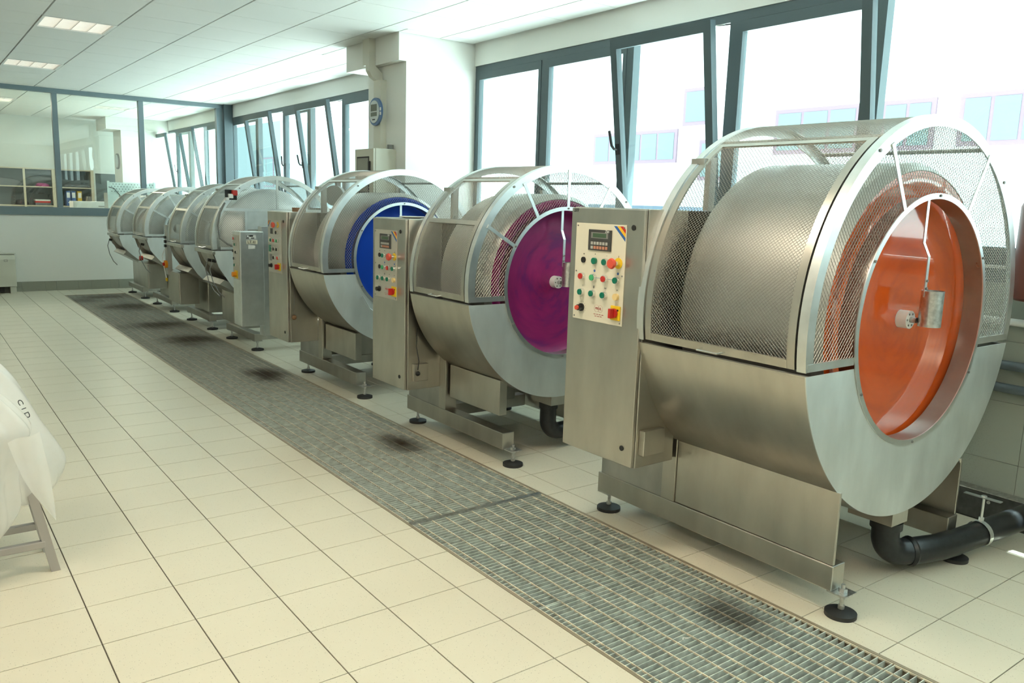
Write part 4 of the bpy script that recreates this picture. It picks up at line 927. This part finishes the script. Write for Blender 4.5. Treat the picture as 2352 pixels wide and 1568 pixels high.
# limit switch and conduit on the guard rim
sx, sz = 2.272-2.724, 1.552
for d, m_, w_ in ((0, 'red', .026), (-.052, 'label_white', .022), (-.10, 'label_white', .016)):
    G().box(sx+d*.75-w_, sx+d*.75+w_, -.045, -.006, sz+d*.62-w_, sz+d*.62+w_).build('limit_switch', m_, m4, bev=.004)
G().box(sx-.04-.05, sx+.03, -.0055, -.0035, sz-.07, sz+.03).build('switch_bracket', 'black', m4)
G().tube([(sx-.10, -.03, sz-.10), (sx-.15, -.03, sz-.20), (sx-.175, -.032, sz-.33), (sx-.165, -.04, sz-.45), (sx-.10, -.07, sz-.51), (2.11-2.724+.05, cy0+.225, 1.02)], .009, 8).build('conduit', 'cable_grey', m4, True)
m5, cb5 = small_machine('steel hopper machine with orange rotary switch, next beyond the LT 41 machine', 2.65, 5.663, .617, .565, 1.04, 'ring', (5.58, 6.50), (5.93, 6.42, .262, .62, 2.07, 2.285))
sb = G().box(2.04-2.65, 2.09-2.65, 6.30-5.663, 6.40-5.663, .58, 1.16).build('switch_box', 'steel_dull', m5)
G().cyl((2.038-2.65, 6.33-5.663, .70), (2.01-2.65, 6.33-5.663, .70), .045, n=20).build('rotary_switch', 'orange_switch', sb, True); G().cyl((2.009-2.65, 6.33-5.663, .70), (1.99-2.65, 6.33-5.663, .70), .02, n=14).build('switch_knob', 'red', sb, True)
for k in range(3): G().box(2.02-2.65, 2.0385-2.65, 6.32-5.663, 6.37-5.663, .90+.05*k, .93+.05*k).build('limit_switch', 'black', sb)
G().tube([(2.03-2.65, 6.36-5.663, .88), (2.0-2.65, 6.38-5.663, .80), (2.01-2.65, 6.35-5.663, .66), (2.02-2.65, 6.31-5.663, .54)], .006, 6).build('cable', 'white_plastic', m5)
G().box(2.015-2.65, 2.03-2.65, 6.29-5.663, 6.33-5.663, .50, .54).build('cable_tag', 'yellow', m5)
m6, cb6 = small_machine('steel hopper machine with red button, second from the far wall', 2.56, 7.193, .56, .684, 1.055, 'ring', (7.20, 8.18), (7.36, 7.90, .30, .62, 2.06, 2.285))
G().cyl((2.05-2.56, 7.60-7.193, .68), (2.01-2.56, 7.60-7.193, .68), .03, n=16).build('stop_button', 'red', m6, True)
m7, _ = small_machine('steel hopper machine standing last, against the far wall', 2.54, 8.78, .553, .70, 1.035, 'ring', (8.79, 9.70))
for (mm_, xx, yy, z0) in ((m4, 2.06-2.724, .16, .86), (m4, 2.07-2.724, .05, .86), (m6, 2.03-2.56, .30, .86), (m7, 2.0-2.54, .55, .82)):
    G().cyl((xx+.02, yy, z0), (xx-.02, yy, z0+.01), .016, n=10).build('cable_gland', 'black', mm_)
    G().tube([(xx-.02, yy, z0), (xx-.045, yy-.01, z0-.08), (xx-.03, yy-.05, z0-.2), (xx+.0, yy-.14, z0-.30), (xx+.03, yy-.22, z0-.345)], .005, 6).build('cable', 'cable_grey', mm_)
G().cyl((2.60-2.724, .05, .42), (2.60-2.724, .18, .42), .06, n=20).build('rubber_wheel', 'rubber', m4, True)

# ================================================================== LOOSE THINGS
# black drain pipe of the orange machine
e = empty('drain_pipe', (2.855, -2.135, 0), 'thick black drain pipe curving from the orange-disc machine to the wall', 'pipe')
def arc(c, r, a0, a1, ax, ay, n=8): return [tuple(Vector(c) + Vector(ax)*(r*math.cos(a0+(a1-a0)*k/n)) + Vector(ay)*(r*math.sin(a0+(a1-a0)*k/n))) for k in range(n+1)]
dirv = Vector((.90, -.42, 0)).normalized()
el = arc(Vector((0, 0, .18))+dirv*.085, .085, 0, math.pi/2, -dirv, (0, 0, -1), 10)
E0 = Vector(el[-1]); Q1 = E0+dirv*.075; Q2 = Q1+Vector((.12, -.030, -.004)); Q3 = Q2+Vector((.12, -.018, 0))
G().tube([(0, 0, .246)]+el+[tuple(Q1)], .057, 24).build('elbow', 'pipe_black', e, True)
G().tube([(0, 0, .245), (0, 0, .212)], .066, 24).build('socket_collar', 'pipe_black', e, True)
G().tube([tuple(Q1-dirv*.045), tuple(Q1-dirv*.03), tuple(Q1-dirv*.02)], [.060, .066, .062], 24).build('socket_collar', 'pipe_black', e, True)
G().tube([tuple(Q1-dirv*.019), tuple(Q1), tuple(Q2), tuple(Q3)], .0585, 24).build('bend', 'pipe_black', e, True)
S0 = Q3; S1 = S0 + Vector((.56, -.085, .038))
G().tube([tuple(S0-(S1-S0).normalized()*.015), tuple(S1)], .056, 24).build('straight_pipe', 'pipe_black', e, True)
cpt = S0 + (S1-S0)*.34
g = G()
ddn = (S1-S0).normalized(); sdv = ddn.cross(Vector((0, 0, 1))).normalized(); upv = sdv.cross(ddn)
for k in range(25):
    t = 2*math.pi*k/24
    for q, rr in ((-.013, .0605), (.013, .0605)): g.v.append(tuple(cpt+ddn*q+sdv*(rr*math.cos(t))+upv*(rr*math.sin(t))))
for k in range(24): g.f.append((2*k, 2*k+1, 2*k+3, 2*k+2))
g.tube([tuple(cpt+Vector((0, 0, .058))), tuple(cpt+Vector((0, 0, .172)))], .006, 8); g.cyl(tuple(cpt+Vector((0, 0, .0605))), tuple(cpt+Vector((0, 0, .078))), .011, n=6)
g.build('pipe_clamp', 'steel_bright', e, True)
ct = cpt+Vector((0, 0, .172))
G().box(ct.x-.013, ct.x+.013, ct.y-.075, ct.y+.085, ct.z-.002, ct.z+.002).cyl((ct.x, ct.y, ct.z+.0021), (ct.x, ct.y, ct.z+.010), .012, n=6).build('clamp_strip', 'steel_bright', e)
# drain elbow of the purple machine
e = empty('drain_elbow', (2.735, .02, 0), 'black drain elbow under the purple-disc machine', 'pipe')
el2 = arc(Vector((.085, 0, .20)), .085, 0, math.pi/2, (-1, 0, 0), (0, 0, -1), 10)
G().tube([(0, 0, .307)]+el2+[(.6, .05, .115), (1.14, .1, .13)], .052, 20).build('elbow', 'pipe_black', e, True); G().tube([(0, 0, .309), (0, 0, .275)], .060, 20).build('socket_collar', 'pipe_black', e, True)
# pipes along the window wall
for (z, r, m_, lab) in ((1.032, .019, 'pipe_white', 'white water pipe along the tiled wall under the window'), (.815, .024, 'pipe_grey', 'upper dark grey pipe along the tiled wall'), (.700, .024, 'pipe_grey', 'lower dark grey pipe along the tiled wall')):
    e = empty('wall_pipe', (WX0, -2.0, 0), lab, 'pipe'); e.rotation_euler.z = WROT
    G().cyl((-.05, WY(-7.9), z), (-.05, WY(2.88), z), r, n=14).build('pipe', m_, e, True)
    for y in (-5.2, -3.0, -.6, 1.6): G().box(-.072, -.0065, WY(y)-.008, WY(y)+.008, z-.004, z+.004).build('pipe_bracket', 'zinc', e)
e = empty('skirting_duct', (WX0, -2.0, 0), 'dark metal skirting duct along the foot of the tiled wall', 'duct'); e.rotation_euler.z = WROT
G().box(-.075, -.007, WY(-7.9), WY(2.88), .001, .150).build('body', 'skirt', e, bev=.004); G().box(-.080, -.0068, WY(-7.9), WY(2.88), .1505, .156).build('lid', 'zinc', e)
for y in (-2.12, -.9, .4): G().cyl((-.078, WY(y), .105), (-.0752, WY(y), .105), .009, n=10).build('screw', 'zinc', e)
# red-brown barrel on a bracket by the window
e = empty('plastic_barrel', (3.845, -2.245, 1.155), 'red-brown plastic barrel on a wall bracket by the orange-disc machine', 'barrel')
g = G().lathe([(.001, 0), (.110, 0), (.124, .012), (.128, .05), (.128, .44), (.120, .46), (.001, .46)], 0, n=40); me = g.mesh('body', 'dark_red', True); me.transform(Matrix.Rotation(R_(90), 4, 'X')); obj('body', me, e)
G().cyl((0, 0, .461), (0, 0, .475), .05, n=20).build('cap', 'black', e, True)
e = empty('barrel_bracket', (3.86, -2.26, 1.15), 'steel wall bracket carrying the red-brown barrel', 'bracket'); G().box(-.02, .13, -.10, -.07, -.02, .004).box(.02, .13, -.02, .01, -.02, .004).build('arm', 'steel_dull', e)
# column fittings: trunking, clock, electrical box
e = empty('cable_duct', (3.312, 3.35, 2.0), 'beige cable trunking bending from bulkhead down the column', 'cable duct')
G().box(-.062, -.0005, -.075, .065, .002, .64).build('vertical_duct', 'beige', e)
G().box(-.145, -.0785, -.0, .13, .772, 1.008).build('upper_duct', 'beige', e)
G().prism([(-.145, .0, .772), (-.145, .0, .72), (-.11, .0, .665), (-.0635, -.0, .64), (-.002, 0, .64), (-.002, 0, .705), (-.0785, 0, .7695), (-.0785, .0, .772)], (0, .065, 0)).build('bend', 'beige', e)
e = empty('wall_clock', (3.248, 3.345, 2.35), 'round blue and silver digital clock on the column', 'clock')
G().cyl((-.002, 0, 0), (-.022, 0, 0), .128, n=48).build('case', 'clock_blue', e, True)
G().cyl((-.0222, .012, .0), (-.026, .012, .0), .104, n=48).build('face', 'clock_face', e, True)
G().box(-.0285, -.0262, -.048, .072, .005, .068).build('display', 'clock_lcd', e); G().box(-.0285, -.0262, -.048, .072, -.042, -.005).build('display', 'clock_lcd', e)
for z in (.018, -.022): G().box(-.026, -.0222, -.128, -.105, z-.014, z+.014).build('button', 'white_plastic', e)
G().box(-.0268, -.0261, -.012, .042, -.078, -.066).build('face_mark', 'ink', e)
e = empty('electrical_box', (3.1, 3.08, 1.55), 'beige electrical cabinet with glass door on the column', 'electrical box')
G().box(0, .2115, 0, .385, 0, .448).build('body', 'box_beige', e, bev=.004)
d = G().box(-.022, -.001, .004, .381, .003, .445).build('door', 'box_beige', e, bev=.004)
G().box(-.027, -.0225, .085, .335, -.0+.04, .375).build('window_gasket', 'black', d, bev=.003); G().box(-.0285, -.0272, .10, .32, .05, .36).build('window_pane', 'hmi_pane', d)
G().box(-.045, -.0275, .045, .075, .20, .33).build('door_handle', 'black', d, bev=.006)
G().box(.15, .195, .02, .06, .4485, .49).build('cable_gland', 'cable_grey', e)
# things on the cabinets
e = empty('tape_roll', (2.20, 2.70, 1.4125), 'brown tape roll on top of the blue-disc cabinet', 'tape roll'); g = G().lathe([(.035, 0), (.055, 0), (.055, .032), (.035, .032), (.035, 0)], 0, n=28); me = g.mesh('roll', 'tape_brown', True); me.transform(Matrix.Rotation(R_(90), 4, 'X')); obj('roll', me, e)
e = empty('white_dish', (2.19, .80, 1.4205), 'shallow white dish on top of the purple-disc cabinet', 'dish'); g = G().lathe([(.001, .002), (.05, .002), (.088, .012), (.086, .008), (.05, 0), (.001, 0)], 0, n=32); me = g.mesh('dish', 'white_plastic', True); me.transform(Matrix.Rotation(R_(90), 4, 'X')); obj('dish', me, e)
# small fan behind the blue machine
e = empty('table_fan', (3.55, 4.95, 0), 'dark round fan on a thin stand behind the blue-disc machine', 'fan')
G().cyl((0, 0, 0), (0, 0, .03), .16, n=24).build('base', 'cable_grey', e, True); G().cyl((0, 0, .03), (0, .02, 1.45), .013, n=10).build('stand', 'cable_grey', e, True); G().cyl((.03, .03, 1.56), (-.03, -.03, 1.56), .115, n=28).build('fan_head', 'cable_grey', e, True)
# convector at the far wall
e = empty('convector_heater', (.30, 10.1, 0), 'cream convector heater standing against the low far wall', 'heater')
G().prism([(-.75, .21, .10), (-.75, -.02, .10), (-.75, -.02, .50), (-.75, .0, .565), (-.75, .21, .575)], (1.30, 0, 0)).build('casing', 'convector', e, bev=.006)
G().box(-.76, .56, -.0, .215, .576, .586).build('top_grille', 'convector', e)
for x in (-.70, .47): G().box(x, x+.075, .02, .20, 0, .099).build('foot', 'convector', e)
G().box(-.55, .40, .06, .17, .012, .098).build('inner_box', 'black', e)
h_ = G(); 
for a, b, c_, d in ((.41, .448, .494, .498), (.41, .448, .470, .474), (.406, .41, .470, .498), (.448, .452, .470, .498)): h_.box(a, b, -.024, -.0205, c_, d)
h_.build('badge', 'cable_grey', e)
# stool with thin plastic bags
e = empty('metal_stool', (-.30, -.10, 0), 'grey metal stool under the thin plastic bags', 'stool')
def leg(x0, y0, x1, y1, zt):
    w_ = .017; G().hexa([(x0-w_, y0-w_, 0), (x0+w_, y0-w_, 0), (x0+w_, y0+w_, 0), (x0-w_, y0+w_, 0), (x1-w_, y1-w_, zt), (x1+w_, y1-w_, zt), (x1+w_, y1+w_, zt), (x1-w_, y1+w_, zt)]).build('leg', 'leg_alu', e)
for sx_ in (-1, 1):
    for sy_ in (-1, 1): leg(.255*sx_, .11*sy_-.005, .15*sx_, .09*sy_, .55)
G().box(-.235, .225, -.128, -.100, .105, .135).build('stretcher', 'leg_alu', e, bev=.004); G().box(-.225, .225, .090, .118, .105, .135).build('stretcher', 'leg_alu', e, bev=.004)
G().box(-.19, .19, -.13, .13, .551, .575).build('seat', 'leg_alu', e, bev=.006)
bag = empty('plastic_bag', (0, 0, 0), 'milky thin plastic bag with pen marks heaped over the metal stool', 'bag')
def film(name, cx, cy, prof, sy, n, seed, wob, parent):
    g = G(); rr = random.Random(seed); ph = [rr.random()*6.28 for _ in range(8)]; K = len(prof)
    for j, (r, z) in enumerate(prof):
        for i in range(n):
            a = 2*math.pi*i/n
            fold = sum(math.sin((3+2*q)*a+ph[q]+j*.35)*(.6/(q+1)) for q in range(4)) + .5*math.sin(11*a+ph[5]-j*.6)
            q = 1+wob*fold*(.4+.6*j/K)*(0.25+.75*abs(math.sin(a)))
            g.v.append((cx+r*q*math.cos(a), cy+sy*r*q*math.sin(a), max(.02, z+.025*math.sin(4*a+ph[6]+j*.2)*(j/K)+.012*fold)))
    for j in range(K-1):
        for i in range(n): g.f.append((j*n+i, j*n+(i+1) % n, (j+1)*n+(i+1) % n, (j+1)*n+i))
    g.f.append(tuple(range(n-1, -1, -1)))
    o = g.build(name, 'bag_film', parent, smooth=True); md = o.modifiers.new('smooth', 'SUBSURF'); md.levels = 1; md.render_levels = 1; return o
film('bag_body', -.34, .0, [(.03, .885), (.10, .872), (.150, .845), (.19, .80), (.228, .745), (.262, .67), (.297, .59), (.335, .52), (.37, .455), (.39, .41), (.385, .36), (.350, .31)], .72, 72, 4, .06, bag)
film('bag_front', -.42, -.24, [(.02, .86), (.12, .85), (.19, .80), (.25, .74), (.29, .69), (.325, .645), (.335, .61), (.31, .56), (.285, .50), (.27, .42), (.275, .34), (.27, .27), (.22, .20), (.19, .17)], .45, 72, 9, .14, bag)
g = G(); N, K = 10, 12
Lb = [(-.19, .60), (-.172, .53), (-.148, .45), (-.118, .38), (-.08, .315), (-.05, .262)]; Rb = [(-.085, .63), (-.075, .56), (-.062, .48), (-.054, .40), (-.048, .33), (-.046, .258)]
def lerp(P, t):
    f = t*(len(P)-1); i = min(int(f), len(P)-2); f -= i; return tuple(P[i][q]*(1-f)+P[i+1][q]*f for q in (0, 1))
for j in range(K+1):
    t = j/K; l, r = lerp(Lb, t), lerp(Rb, t)
    for i in range(N+1):
        q = i/N; g.v.append((l[0]+(r[0]-l[0])*q, -.375+.03*t+.018*math.sin(q*6+t*2)*(1-t), l[1]+(r[1]-l[1])*q))
for j in range(K):
    for i in range(N): g.f.append((j*(N+1)+i, j*(N+1)+i+1, (j+1)*(N+1)+i+1, (j+1)*(N+1)+i))
g.build('bag_corner', 'bag_film', bag, smooth=True)
nn = Vector((.66, -.6, .45)).normalized(); dn = Vector((.27, -.22, -.85)); dn = (dn-nn*dn.dot(nn)).normalized(); up_ = nn.cross(dn)
text('bag_writing', 'C I D', .036, 'ink', bag, tuple(Vector((-.125, -.155, .665))+nn*.02), tuple(dn), tuple(up_))
